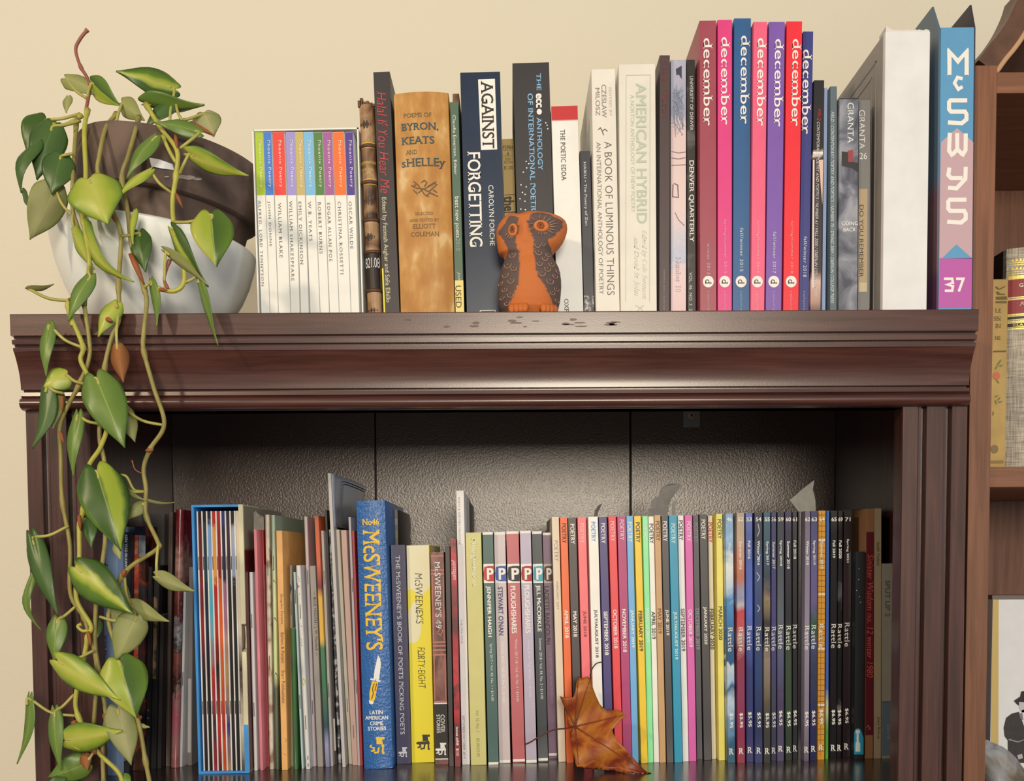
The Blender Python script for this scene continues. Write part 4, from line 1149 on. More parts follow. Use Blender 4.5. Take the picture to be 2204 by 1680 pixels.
for (a, b, c, t1, y0, y1, c1, t2, y2, y3, c2, cp, cn_, x1_, x2_, xp) in PL:
    lo = lambda y: [(a[k_] + (b[k_] - a[k_]) * (y - a[2]) / (b[2] - a[2])) for k_ in (0, 1)]
    xa_, xb_ = lo(528)
    wd = xb_ - xa_
    book('literary_review', '%s review in a row of six with big P blocks' % cn_, 'book', L3, a, b, None, 'low', .14, c, group='reviews with P blocks', items=[
        B(a[2], a[2] + 14, (246, 240, 230), name='white_edge'), B(b[2] - 14, b[2], (246, 240, 230), name='white_edge'), B(474, 580, (248, 243, 234) if cn_ != 'plum' else (206, 192, 172), name='white_band'),
        PG([(xa_ + wd * .10, 490), (xa_ + wd * .45, 484), (xb_ - wd * .02, 484), (xb_ - wd * .02, 570), (xa_ + wd * .45, 570), (xa_ + wd * .10, 562), (xa_ + wd * .04, 526)], cp, 'letter_block', .0002),
        TH('P', xa_ + wd * .34, xa_ + wd * .94, 496, 560, (250, 246, 238), False, .035, name='letter_block_lettering'),
        T(t1, y0, y1, x1_, 28, c1, False, .022), T(t2, y2, y3, sum(lo((y2 + y3) / 2)) / 2 + 2, 17, c2)])
# ---- poetry monthlies
RD = (206, 52, 48)
mo = [((69, 112, 213), (108, 150, 1572), (232, 214, 180), ('POETRY', 345, 458, (140, 126, 106)), ('FEBRUARY 2009', 572, 726, (150, 136, 114)), 'cream'),
      ((117, 158, 215), (153, 196, 1578), (252, 108, 38), ('POETRY', 248, 358, (52, 30, 22)), ('APRIL 2018', 730, 886, WHT), 'orange'),
      ((162, 206, 218), (199, 247, 1585), (62, 56, 56), ('POETRY', 252, 363, WHT), ('MAY 2018', 738, 880, WHT), 'charcoal'),
      ((213, 262, 213), (252, 300, 1589), (255, 112, 112), ('POETRY', 248, 358, (255, 196, 190)), ('JUNE 2018', 735, 880, (140, 44, 44)), 'salmon'),
      ((273, 328, 212), (309, 366, 1590), (250, 246, 238), ('POETRY', 240, 350, (96, 160, 210)), ('JULY/AUGUST 2018', 728, 996, (60, 54, 56)), 'white'),
      ((332, 378, 213), (373, 418, 1588), (62, 50, 112), ('POETRY', 247, 360, WHT), ('SEPTEMBER 2018', 738, 982, WHT), 'navy violet'),
      ((383, 430, 210), (425, 468, 1582), (242, 58, 64), ('POETRY', 237, 348, (255, 206, 200)), ('OCTOBER 2018', 728, 945, (255, 228, 222)), 'bright red'),
      ((433, 485, 210), (471, 518, 1580), (182, 50, 108), ('POETRY', 228, 342, (248, 210, 226)), ('NOVEMBER 2018', 725, 966, WHT), 'magenta'),
      ((486, 523, 207), (518, 557, 1580), (112, 178, 238), ('POETRY', 242, 352, WHT), ('JANUARY 2019', 730, 940, (240, 248, 252)), 'sky blue'),
      ((526, 570, 208), (570, 605, 1583), (252, 206, 36), ('POETRY', 243, 355, (66, 50, 20)), ('FEBRUARY 2019', 735, 960, (66, 50, 20)), 'golden yellow'),
      ((573, 607, 208), (606, 638, 1578), (150, 240, 160), ('POETRY', 235, 345, (214, 250, 214)), ('MARCH 2019', 722, 910, (222, 252, 222)), 'mint green'),
      ((608, 639, 210), (639, 671, 1576), (248, 244, 232), ('POETRY', 250, 360, (56, 58, 96)), ('APRIL 2019', 738, 893, (58, 54, 54)), 'white'),
      ((641, 677, 203), (672, 708, 1578), (208, 162, 106), ('POETRY', 235, 345, (110, 70, 40)), ('MAY 2019', 722, 862, (130, 84, 50)), 'tan'),
      ((680, 719, 208), (711, 750, 1578), (68, 64, 66), ('POETRY', 237, 348, WHT), ('JUNE 2019', 728, 872, WHT), 'dark grey'),
      ((722, 768, 203), (753, 800, 1578), (10, 152, 178), ('POETRY', 250, 360, (226, 246, 248)), ('JULY/AUGUST 2019', 740, 1006, (232, 248, 250)), 'teal'),
      ((770, 806, 205), (801, 834, 1571), (244, 238, 220), ('POETRY', 232, 342, (66, 60, 58)), ('SEPTEMBER 2019', 722, 960, (84, 78, 72)), 'off-white'),
      ((809, 855, 203), (836, 876, 1569), (228, 96, 168), ('POETRY', 237, 348, (252, 212, 232)), ('OCTOBER 2019', 727, 937, (255, 226, 240)), 'streaky pink'),
      ((856, 887, 203), (878, 912, 1558), (84, 82, 82), ('POETRY', 245, 355, (150, 148, 146)), ('DECEMBER 2019', 722, 950, (160, 158, 156)), 'mid grey'),
      ((891, 935, 198), (918, 960, 1560), (64, 60, 62), ('POETRY', 228, 337, WHT), ('JANUARY 2020', 712, 922, WHT), 'charcoal'),
      ((938, 966, 205), (962, 986, 1553), (230, 214, 180), ('POETRY', 243, 355, RD), ('FEBRUARY 2020', 723, 950, (66, 58, 52)), 'pale cream'),
      ((984, 1022, 195), (1000, 1037, 1563), (248, 228, 104), ('POETRY', 225, 333, (90, 82, 40)), ('MARCH 2020', 710, 897, (84, 78, 40)), 'lemon yellow')]
for (a, b, c, t1, t2, cn_) in mo:
    book('poetry_monthly', '%s %s issue in the rainbow row of monthlies' % (cn_, t2[0].title().replace('/', ' to ')), 'magazine', L4, a, b, None, 'low', .14, c, group='rainbow row of monthlies', yd=.8, items=[
        T(t1[0], t1[1], t1[2], None, 23, t1[3], False, .012 if cn_ != 'cream' else -.012), T(t2[0], t2[1], t2[2], None, 21 if cn_ != 'cream' else 12, t2[3], False, .02 if cn_ != 'cream' else -.012)])
# ---- Rattle quarterlies: picture spines
K = (30, 27, 30)
ra = [((105, 150, 195), (119, 162, 1577), '46', 'Winter 2014', 355, 485, 825, '$5.95', 'blue and white cloudy', [(0, (60, 120, 170)), (.1, (150, 190, 215)), (.16, (120, 165, 200)), (.21, (236, 238, 236)), (.3, (200, 215, 225)), (.36, (70, 140, 190)), (.5, (40, 100, 150)), (.57, (40, 92, 132)), (.58, (205, 218, 230)), (.66, (170, 196, 216)), (.69, (40, 90, 126)), (.74, (196, 212, 224)), (.8, (120, 160, 190)), (.9, (30, 86, 112)), (1, (30, 90, 108))]),
      ((168, 213, 190), (173, 217, 1580), '52', 'Summer 2016', 348, 505, 823, '$5.95', 'tan to crimson', [(0, (176, 150, 124)), (.14, (196, 164, 130)), (.2, (206, 130, 96)), (.28, (196, 112, 84)), (.33, (150, 156, 180)), (.37, (200, 190, 186)), (.40, (200, 60, 66)), (.45, (206, 84, 84)), (.5, (196, 150, 140)), (.56, (150, 50, 72)), (.7, (146, 58, 92)), (1, (150, 40, 66))]),
      ((217, 258, 190), (223, 263, 1570), '53', 'Fall 2016', 345, 445, 817, '$5.95', 'cobalt blue', [(0, (90, 110, 180)), (.1, (60, 84, 160)), (.4, (84, 112, 196)), (.6, (56, 62, 116)), (1, (60, 60, 108))]),
      ((266, 315, 190), (273, 312, 1578), '54', 'Winter 2016', 345, 480, 820, '$5.95', 'dark navy swirled', [(0, (40, 40, 60)), (.1, (30, 34, 56)), (.25, (60, 80, 120)), (.4, (50, 66, 110)), (.6, (46, 70, 116)), (.8, (38, 50, 88)), (1, (60, 68, 110))]),
      ((319, 358, 188), (320, 358, 1580), '55', 'Spring 2017', 348, 480, 823, '$5.95', 'teal and olive landscape', [(0, (50, 96, 110)), (.15, (46, 80, 100)), (.28, (46, 60, 78)), (.36, (150, 130, 96)), (.46, (40, 38, 40)), (.58, (150, 132, 112)), (.72, (106, 92, 70)), (.8, (70, 66, 62)), (1, (50, 48, 44))]),
      ((361, 390, 188), (362, 389, 1560), '56', 'Summer 2017', 350, 500, 820, '$5.95', 'narrow indigo', [(0, (60, 58, 100)), (.2, (70, 66, 120)), (.5, (86, 80, 140)), (.7, (76, 78, 100)), (1, (60, 62, 80))]),
      ((394, 435, 185), (395, 432, 1563), '59', 'Spring 2018', 343, 485, 810, '$6.95', 'slate grey', [(0, (50, 54, 62)), (.15, (60, 66, 76)), (.4, (96, 104, 110)), (.6, (88, 90, 120)), (.75, (80, 66, 96)), (1, (92, 86, 110))]),
      ((438, 475, 185), (440, 478, 1560), '60', 'Summer 2018', 347, 500, 815, '$6.95', 'black turning dark green', [(0, (70, 62, 96)), (.15, (42, 36, 56)), (.4, (40, 40, 48)), (.6, (60, 78, 60)), (.8, (56, 74, 56)), (1, (44, 54, 44))]),
      ((478, 507, 183), (481, 506, 1548), '61', 'Fall 2018', 343, 445, 808, '$6.95', 'narrow smoky black', [(0, (66, 64, 70)), (.2, (46, 44, 48)), (.6, (38, 36, 40)), (1, (48, 46, 50))]),
      ((509, 532, 183), (508, 526, 1545), '', '', 0, 0, 0, '', 'plain black', [(0, K), (1, K)]),
      ((534, 580, 180), (528, 572, 1563), '62', 'Winter 2018', 345, 478, 815, '$6.95', 'pale mauve grey', [(0, (120, 108, 120)), (.2, (140, 128, 142)), (.5, (158, 146, 160)), (.8, (140, 128, 140)), (1, (110, 96, 110))]),
      ((581, 620, 180), (576, 615, 1558), '63', 'Spring 2019', 343, 478, 810, '$6.95', 'violet to midnight', [(0, (70, 70, 110)), (.2, (104, 96, 140)), (.38, (110, 96, 140)), (.45, (50, 90, 60)), (.5, (70, 80, 120)), (.6, (60, 64, 90)), (.8, (44, 44, 90)), (1, (40, 44, 80))]),
      ((623, 665, 178), (617, 658, 1552), '64', 'Summer 2019', 348, 500, 803, '$6.95', 'orange gridded', [(0, (226, 158, 50)), (1, (226, 156, 46))]),
      ((667, 686, 178), (662, 680, 1545), '', '', 0, 0, 0, '', 'thin blue to green', [(0, (60, 110, 180)), (.4, (70, 104, 176)), (.7, (80, 110, 190)), (.77, (206, 206, 160)), (.85, (90, 150, 70)), (1, (120, 180, 60))]),
      ((690, 732, 178), (687, 724, 1535), '65', 'Fall 2019', 343, 440, 805, '$6.95', 'glossy black', [(0, (60, 56, 54)), (.1, K), (1, (34, 30, 34))]),
      ((734, 760, 178), (726, 752, 1533), '69', 'Fall 2020', 343, 443, 805, '$6.95', 'narrow glossy black', [(0, (66, 60, 58)), (.1, K), (.3, (40, 36, 40)), (.33, (90, 88, 90)), (.38, K), (.74, K), (.76, (120, 112, 100)), (.8, (44, 40, 40)), (1, K)]),
      ((764, 811, 173), (757, 802, 1528), '71', 'Spring 2021', 335, 465, 797, '$6.95', 'dark brown', [(0, (80, 74, 72)), (.06, (40, 32, 32)), (.3, (54, 40, 40)), (.6, (48, 34, 38)), (1, (40, 28, 32))])]
for i, (a, b, num, se, y0, y1, yr, pr, cn_, st) in enumerate(ra):
    it = []
    lo = lambda y: [(a[k_] + (b[k_] - a[k_]) * (y - a[2]) / (b[2] - a[2])) for k_ in (0, 1)]
    if num:
        wd = (a[1] - a[0]) / 40
        xn = sum(lo(228)) / 2
        it = [TH(num, xn - 15, xn + 15, 214, 236, (248, 246, 240), False, .02, name='number_lettering'), T(se, y0, y1, None, 15, (240, 238, 232), False, .02, name='season_lettering'),
              T('Rattle', yr, yr + 136, None, 27, (246, 244, 238), True, 0, 0, 1.15), T(pr, yr + 478, yr + 562, None, 20, (244, 240, 232), False, .02, name='price_lettering'),
              TH('R', sum(lo(1500)) / 2 - 14, sum(lo(1500)) / 2 + 14, yr + 672, yr + 708, (248, 246, 240), True, .015, name='monogram_lettering')]
    if cn_ == 'orange gridded':
        for kk in range(44):
            y = 200 + kk * 30.5
            it.append(B(y, y + 3, (96, 64, 34), name='grid_line_drawn'))
        it += [B(y, y + 10, (246, 226, 190), name='white_bar') for y in (336, 636, 940, 1252)]
        it.append(ST([[(642, 185), (634, 1545)]], 2, (120, 84, 44), 'grid_line_drawn'))
    if cn_ == 'dark navy swirled':
        it.append(ST([[(288, 250), (296, 290), (284, 320)], [(280, 520), (298, 545), (284, 570)], [(284, 700), (298, 720), (286, 740)], [(300, 420), (288, 450)]], 4, (196, 200, 210), 'swirl_drawn'))
    book('quarterly_review', '%s spine numbered %s in the picture-spined quarterly row' % (cn_, num) if num else '%s spine without lettering in the quarterly row' % cn_, 'magazine', L5, a, b, None, 'low', .145, group='picture-spined quarterlies', yd=.6, kind='paper',
         m=art(st, 55, zmix=.93, H=.232, rough=.22, seed=i * 2.3, distort=.8), items=it)
book('brown_book', 'tall reddish brown book set back behind the black tagged one', 'book', L5, (813, 887, 172), (806, 876, 1530), .180, 'low', .10, (106, 64, 44), chain=False, items=[B(296, 312, (120, 30, 34), name='red_band'), B(172, 296, (118, 74, 48), name='brown_panel')])
book('black_book', 'black paperback with a cyan bottle tag at its foot', 'book', L5, (815, 885, 405), (806, 875, 1533), .124, 'low', .05, (34, 36, 40), chain=True, items=[
    PG([(808, 1532), (810, 1440), (820, 1410), (830, 1392), (845, 1386), (858, 1394), (866, 1412), (876, 1440), (876, 1532)], (40, 160, 190), 'cyan_tag', .0002),
    PG([(830, 1516), (830, 1470), (836, 1460), (836, 1418), (848, 1418), (848, 1460), (856, 1470), (856, 1516)], (236, 240, 236), 'bottle_mark', .0003), PG([(832, 1396), (852, 1396), (856, 1412), (842, 1420), (830, 1412)], (226, 232, 228), 'bottle_mark', .0003)] +
     [PG([(x + 3.5 * math.cos(t * 1.57), y + 3.5 * math.sin(t * 1.57)) for t in range(4)], (196, 190, 180), 'dot') for x, y in ((850, 500), (848, 560), (836, 620), (852, 655), (858, 686))])
book('wisdom_journal', 'tan journal with a maroon panel of red outline lettering', 'book', L5, (890, 934, 168), (881, 930, 1535), None, 'low', .14, (170, 122, 82), yd=.5, items=[
    B(296, 1425, (112, 26, 40), name='maroon_panel'), T('Sinister Wisdom no. 12 winter 1980', 420, 1106, 912, 34, (222, 104, 84), False, 0, .2), ST([[(890, 1385), (900, 1370), (912, 1388), (900, 1395)]], 4, (196, 130, 100))])
book('cream_book', 'cream paperback with faint lettering, second from the right upright', 'book', L5, (936, 975, 165), (932, 974, 1535), None, 'low', .14, (182, 162, 126), yd=.5, items=[
    T('Smith Fiction', 350, 482, 957, 18, (124, 106, 80), True), T('Jesse Bishop', 1320, 1446, 957, 16, (124, 106, 80), True)])
book('split_book', 'beige paperback with a blue-grey foot next to the right upright', 'book', L5, (977, 1040, 472), (976, 1040, 1535), None, 'low', .13, (160, 154, 134), yd=.5, items=[
    B(1242, 1540, (104, 118, 126), name='blue_grey_foot'), T('SPLIT LIP 2', 563, 766, 1008, 27, (112, 116, 110), False, .02), T('2019', 1360, 1446, 1016, 24, (136, 146, 150), False, .02), B(1238, 1242, (70, 66, 60), name='rule')])


# ------------------------------------------------------------------ terracotta owl
OW = Crop(1040, 430, 0.15475)
YO = 0.018
CLAY, DUSK = (206, 112, 48), (98, 78, 70)
owl = thing('owl_figurine', 'terracotta owl figurine with dark painted wings', 'figurine', (at(*OW(645, 1500), YO).x, YO, ZTOP))
so_ = OW.k * mpp(YO)
org = at(*OW(645, 1560), YO)


def ow(cx, cy):
    P = at(*OW(cx, cy), YO)
    return P.x, P.z


zb = ZTOP
prof_o = [  # crop y, left, right, depth half (as part of half width)
    (1640, 330, 990, .80), (1560, 290, 1010, .84), (1480, 240, 1040, .88), (1380, 212, 1066, .88), (1280, 204, 1078, .88), (1180, 206, 1085, .88), (1080, 216, 1082, .88), (1000, 234, 1070, .88), (930, 252, 1052, .88), (870, 278, 1020, .88),
    (820, 296, 985, .88), (780, 292, 962, .88), (735, 222, 968, .80), (690, 205, 1010, .74), (640, 196, 1062, .70), (580, 188, 1108, .68), (520, 182, 1138, .66), (460, 180, 1160, .66), (400, 188, 1170, .66), (345, 212, 1164, .66), (300, 246, 1142, .64), (262, 276, 1096, .62),
    (232, 306, 1030, .58), (210, 336, 965, .54), (192, 372, 900, .46), (176, 420, 850, .34), (164, 560, 800, .22), (157, 690, 770, .12)]


def interp(cy):
    P = prof_o
    for a, b in zip(P, P[1:]):
        if a[0] >= cy >= b[0]:
            t = (a[0] - cy) / (a[0] - b[0])
            return [a[k_] + (b[k_] - a[k_]) * t for k_ in (1, 2, 3)]
    return list(P[0][1:]) if cy > P[0][0] else list(P[-1][1:])


def inpoly(x, y, P):
    c = False
    j = len(P) - 1
    for i in range(len(P)):
        if (P[i][1] > y) != (P[j][1] > y) and x < (P[j][0] - P[i][0]) * (y - P[i][1]) / (P[j][1] - P[i][1]) + P[i][0]:
            c = not c
        j = i
    return c


wingR = [(680, 260), (760, 245), (880, 262), (1000, 310), (1120, 345), (1090, 430), (1030, 500), (980, 560), (905, 610), (900, 660), (950, 720), (1000, 830), (1300, 900), (1300, 1600), (985, 1560), (950, 1440), (900, 1330), (840, 1230), (760, 1140), (725, 1000), (700, 860), (690, 720), (700, 620), (640, 500), (612, 400), (640, 310)]
wingL = [(330, 330), (370, 280), (440, 290), (480, 330), (492, 420), (480, 540), (445, 640), (470, 720), (500, 800), (500, 960), (490, 1120), (480, 1230), (420, 1360), (360, 1480), (300, 1600), (0, 1600), (0, 900), (290, 830), (350, 760), (330, 680), (260, 560), (200, 470), (240, 440), (290, 390)]
browL = [(0, 0), (0, 0)]
NA, NR = 96, 120
cys = [1640 - (1640 - 157) * i / NR for i in range(NR + 1)]
V, colr = [], []


def owl_pt(cy, a, grow=0.0):
    l, r_, dk = interp(cy)
    # brow dip between the two ear tufts
    x_c, hw = (l + r_) / 2, (r_ - l) / 2
    ca, sa = math.cos(a), math.sin(a)
    cx = x_c + hw * ca
    x, z = ow(cx, cy)
    zmin = ow(645, 1640)[1]
    zz = ZTOP + (z - zmin) / (ow(645, 157)[1] - zmin) * (ow(645, 157)[1] - ZTOP)
    hb = min(hw, 440) * so_ * dk
    f = sa
    # beak ridge and sunken eye hollows on the front of the head
    y = YO - hb * (abs(f) ** .9 if f > 0 else -abs(f) ** .9)
    if f > 0 and cy < 640:
        k_ = math.exp(-((cx - 570) / 70) ** 2) * math.exp(-((cy - 470) / 120) ** 2)
        y -= .0035 * k_
        for ex, ey in ((415, 480), (800, 430)):
            q_ = ((cx - ex) / 150) ** 2 + ((cy - ey) / 120) ** 2
            y += .0022 * math.exp(-q_)
    if cy < 300:
        dip = math.exp(-((cx - 500) / 80) ** 2) * max(0, (300 - cy) / 140)
        zz -= dip * 42 * so_
    return Vector((x, y - grow, zz)), cx


for cy in cys:
    for i in range(NA):
        a = 2 * math.pi * i / NA
        p, cx = owl_pt(cy, a)
        V.append(p)
        wob = 16 * noise.noise(Vector((cx * .02, cy * .02, 0)))
        front = math.sin(a) > -.15
        l, r_, _ = interp(cy)
        dark = (front and (inpoly(cx + wob, cy + wob * .6, wingR) or inpoly(cx + wob, cy - wob * .6, wingL))) or (not front and 780 < cy < 1560)
        colr.append(1.0 if dark else 0.0)
Fc = [(r_ * NA + i, r_ * NA + (i + 1) % NA, (r_ + 1) * NA + (i + 1) % NA, (r_ + 1) * NA + i) for r_ in range(NR) for i in range(NA)]
Fc += [tuple(range(NA - 1, -1, -1)), tuple(NR * NA + i for i in range(NA))]
m_owl = bpy.data.materials.new('painted_terracotta')
m_owl.use_nodes = True
N, L, P = nodes(m_owl)
P.inputs['Roughness'].default_value = .7
ca_ = N.new('ShaderNodeVertexColor')
ca_.layer_name = 'paint'
mx = N.new('ShaderNodeMix')
mx.data_type = 'RGBA'
mx.inputs[6].default_value = lin(CLAY)
mx.inputs[7].default_value = lin(DUSK)
L.new(ca_.outputs['Color'], mx.inputs[0])
L.new(mx.outputs[2], P.inputs['Base Color'])
tcn = N.new('ShaderNodeTexCoord')
ntn = N.new('ShaderNodeTexNoise')
ntn.inputs['Scale'].default_value = 500
bn = N.new('ShaderNodeBump')
bn.inputs['Strength'].default_value = .25
bn.inputs['Distance'].default_value = .0006
L.new(tcn.outputs['Object'], ntn.inputs['Vector'])
L.new(ntn.outputs['Fac'], bn.inputs['Height'])
L.new(bn.outputs['Normal'], P.inputs['Normal'])
body = mesh_obj('body', V, Fc, m_owl, owl, True)
at_ = body.data.color_attributes.new('paint', 'FLOAT_COLOR', 'POINT')
for i, c in enumerate(colr):
    at_.data[i].color = (c, c, c, 1)
fix_normals(body)


def owl_front(cx, cy, lift=.0004):
    l, r_, dk = interp(cy)
    q_ = max(-.985, min(.985, (cx - (l + r_) / 2) / ((r_ - l) / 2)))
    p, _ = owl_pt(cy, math.acos(q_))
    return Vector((p.x, p.y - lift, p.z))


m_line = mat((176, 138, 104), .7)
feathers = [(750, 690, 60), (830, 665, 45), (765, 780, 75), (895, 790, 60), (850, 860, 70), (775, 945, 65), (940, 930, 65), (885, 1005, 75), (810, 1075, 75), (990, 1085, 60), (920, 1165, 80), (1010, 1250, 60), (955, 1310, 55), (1020, 1390, 50), (1035, 1000, 60),
            (405, 800, 75), (345, 940, 80), (425, 1000, 70), (310, 1070, 70), (385, 1160, 75), (240, 1160, 55), (300, 1265, 60), (380, 1340, 75), (265, 1360, 50), (330, 1440, 60)]
for fx, fy, fs in feathers:
    A = Acc()
    pts = [owl_front(fx + fs * .58 * math.cos(t), fy + fs * .62 * math.sin(t)) for t in [math.radians(-10 + 200 * k_ / 9) for k_ in range(10)]]
    A.tube(pts, .00042, 4)
    A.build('feather_mark', m_line, owl, True)
    A = Acc()
    A.tube([owl_front(fx - 4, fy - fs * .25), owl_front(fx, fy + fs * .12)], .00032, 4)
    A.build('feather_mark', m_line, owl, True)
for ex, ey, rx, ry in ((412, 478, 66, 86), (800, 436, 108, 78)):
    pts = []
    n = 28
    A = Acc()
    rings = [(1, .0002), (.86, .0016), (.6, .0020), (.52, .0010), (.40, .0018), (.2, .0016)]
    Vv = []
    for s_, lf in rings:
        for i in range(n):
            t = 2 * math.pi * i / n
            p_ = owl_front(ex + rx * s_ * math.cos(t), ey + ry * s_ * math.sin(t), lf)
            Vv.append(p_)
    Ff = [(k_ * n + i, k_ * n + (i + 1) % n, (k_ + 1) * n + (i + 1) % n, (k_ + 1) * n + i) for k_ in range(len(rings) - 1) for i in range(n)] + [tuple((len(rings) - 1) * n + i for i in range(n))]
    A.add(Vv, Ff)
    e = A.build('eye', mat((214, 122, 58), .65), owl, True)
    for s_, rw in ((.52, .0005), (.28, .0004)):
        A = Acc()
        ri = [owl_front(ex - 10 + rx * s_ * .8 * math.cos(2 * math.pi * i / 20), ey + ry * s_ * math.sin(2 * math.pi * i / 20), .0020) for i in range(21)]
        A.tube(ri, rw, 5)
        A.build('eye_ring', mat((150, 78, 36), .7), e, True)
    A = Acc()
    A.add([owl_front(ex - 10 + 10 * math.cos(t * .785), ey + 12 * math.sin(t * .785), .0022) for t in range(8)], [tuple(range(8))])
    A.build('pupil', mat((70, 26, 16), .7), e)
rays = [((905, 400), (1010, 345)), ((915, 420), (1040, 385)), ((912, 440), (1020, 440)), ((905, 470), (1010, 490)), ((890, 490), (985, 535)), ((870, 380), (950, 320)), ((830, 360), (870, 300)), ((770, 345), (785, 290)), ((700, 370), (660, 330)), ((680, 420), (640, 420)),
        ((690, 470), (650, 500)), ((770, 525), (765, 560)), ((800, 530), (802, 568)), ((835, 525), (845, 560)), ((860, 520), (875, 555)), ((360, 545), (330, 590)), ((380, 560), (365, 610)), ((400, 570), (400, 615)), ((340, 520), (300, 555))]
for a, b in rays:
    A = Acc()
    A.tube([owl_front(*a, .0008), owl_front((a[0] + b[0]) / 2, (a[1] + b[1]) / 2, .0008), owl_front(*b, .0008)], [.0005, .0004, .0002], 4)
    A.build('eye_ray', m_line, owl, True)
for fx in (400, 460, 520, 575, 830, 880, 930, 975):
    A = Acc()
    q_ = owl_front(fx, 1500, 0)
    base = Vector((q_.x, q_.y - .001, ZTOP))
    A.tube([base + Vector((0, .008, .010)), base + Vector((0, .001, .0085)), base + Vector((0, -.0035, .0055)), base + Vector((0, -.005, .0025))], [.003, .0034, .0030, .0018], 8)
    A.build('toe', mat((206, 110, 46), .7, vary=.06), owl, True)

# ------------------------------------------------------------------ maple leaf leaning on the books
YM = 0.062
ml = [(115, 1208), (133, 1214), (152, 1213), (190, 1217), (203, 1180), (208, 1135), (216, 1100), (240, 1108), (272, 1098), (288, 1112), (300, 1160), (318, 1208), (338, 1252), (352, 1268), (378, 1290), (410, 1284), (444, 1285), (470, 1300), (487, 1318), (460, 1336), (425, 1370),
      (405, 1398), (420, 1432), (470, 1490), (525, 1552), (580, 1612), (625, 1650), (560, 1628), (500, 1610), (432, 1597), (380, 1600), (335, 1572), (300, 1560), (250, 1588), (212, 1602), (202, 1582), (192, 1525), (176, 1462), (172, 1412), (190, 1385), (160, 1376), (158, 1340), (150, 1292), (132, 1250)]
ctr = (200, 1376)
mleaf = thing('maple_leaf', 'curled orange-brown maple leaf leaning against the monthlies', 'leaf', at_z(1300, 1650, 0))


def mz(cx, cy):
    u, v = L4(cx, cy)
    Y = YM + .022 * (1640 - cy) / 540 + .004 * math.sin(cx * .021) - .006 * math.sin(cy * .016 + cx * .008)
    p = at(u, v, max(.038, min(.090, Y)))
    return Vector((p.x, p.y, max(.0006, p.z)))


bm = bmesh.new()
vs = [bm.verts.new((a, b, 0)) for a, b in ml]
bm.faces.new(vs)
bmesh.ops.triangulate(bm, faces=bm.faces[:])
for _ in range(4):
    lng = [e for e in bm.edges if e.calc_length() > 28]
    if not lng:
        break
    bmesh.ops.subdivide_edges(bm, edges=lng, cuts=1)
    bmesh.ops.triangulate(bm, faces=[f for f in bm.faces if len(f.verts) > 3])
    bmesh.ops.beautify_fill(bm, faces=bm.faces[:], edges=bm.edges[:])
for v in bm.verts:
    v.co = mz(v.co.x, v.co.y)
me = bpy.data.meshes.new('blade')
bm.to_mesh(me)
bm.free()
me.polygons.foreach_set('use_smooth', [True] * len(me.polygons))
me.materials.append(art([(.2, (122, 44, 18)), (.42, (168, 84, 26)), (.6, (186, 112, 34)), (.85, (150, 60, 24))], 28, rough=.45, distort=.7, seed=1.1))
o = bpy.data.objects.new('blade', me)
COL.objects.link(o)
o.parent = mleaf
o.matrix_parent_inverse = WM(mleaf).inverted()
sm = o.modifiers.new('thickness', 'SOLIDIFY')
sm.thickness = .0007
sm.offset = 1
for tip in ((125, 1212), (218, 1108), (470, 1312), (600, 1632), (220, 1590), (285, 1110)):
    pts = []
    for i in range(9):
        t = i / 8
        pts.append(mz(ctr[0] + (tip[0] - ctr[0]) * t, ctr[1] + (tip[1] - ctr[1]) * t) + Vector((0, -.0010, 0)))
    tube('vein', pts, [.0008 - .0006 * i / 8 for i in range(9)], mat((128, 62, 28), .6), mleaf, 5)
st = [L4(200, 1376), L4(150, 1388), L4(100, 1393), L4(50, 1408), L3(870, 1440), L3(835, 1462), L3(805, 1476)]
tube('stalk', catmull([mz(*ctr)] + [at(u, v, .068 - .002 * i) for i, (u, v) in enumerate(st[1:])], 5), .0008, mat((92, 44, 34), .5), mleaf, 6)
st = [L4(288, 1112), L4(286, 1085), L4(300, 1050), L4(322, 1026), L4(355, 1018)]
tube('curled_lobe_edge', catmull([mz(288, 1112)] + [at(u, v, .075) for u, v in st[1:]], 5), .0006, mat((70, 40, 32), .5), mleaf, 5)

# ------------------------------------------------------------------ torn paper markers standing out of the magazines


def slip_of_paper(label, crop, pts, Y, lean=.0, c=(150, 142, 128), fold=0.0, z_in=None):
    P = [at(*crop(a, b), Y) for a, b in pts]
    ctrp = sum(P, Vector()) / len(P)
    zmin = min(p.z for p in P)
    t_ = thing('paper_slip', label, 'bookmark', (ctrp.x, Y, zmin), group='torn paper markers')
    W = max(p.x for p in P) - min(p.x for p in P)
    V = []
    for s_ in (0, 1):
        for p in P:
            u_ = (p.x - ctrp.x) / max(W, 1e-4)
            V.append(Vector((p.x, p.y + lean * (p.z - zmin) + fold * math.sin(u_ * 5) + .00025 * s_, p.z)))
    n = len(P)
    Fc = [tuple(range(n)), tuple(range(2 * n - 1, n - 1, -1))] + [(i, n + i, n + (i + 1) % n, (i + 1) % n) for i in range(n)]
    o = mesh_obj('paper', V, Fc, mat(c, .6, vary=.12, vscale=90), t_)
    fix_normals(o)
    return t_


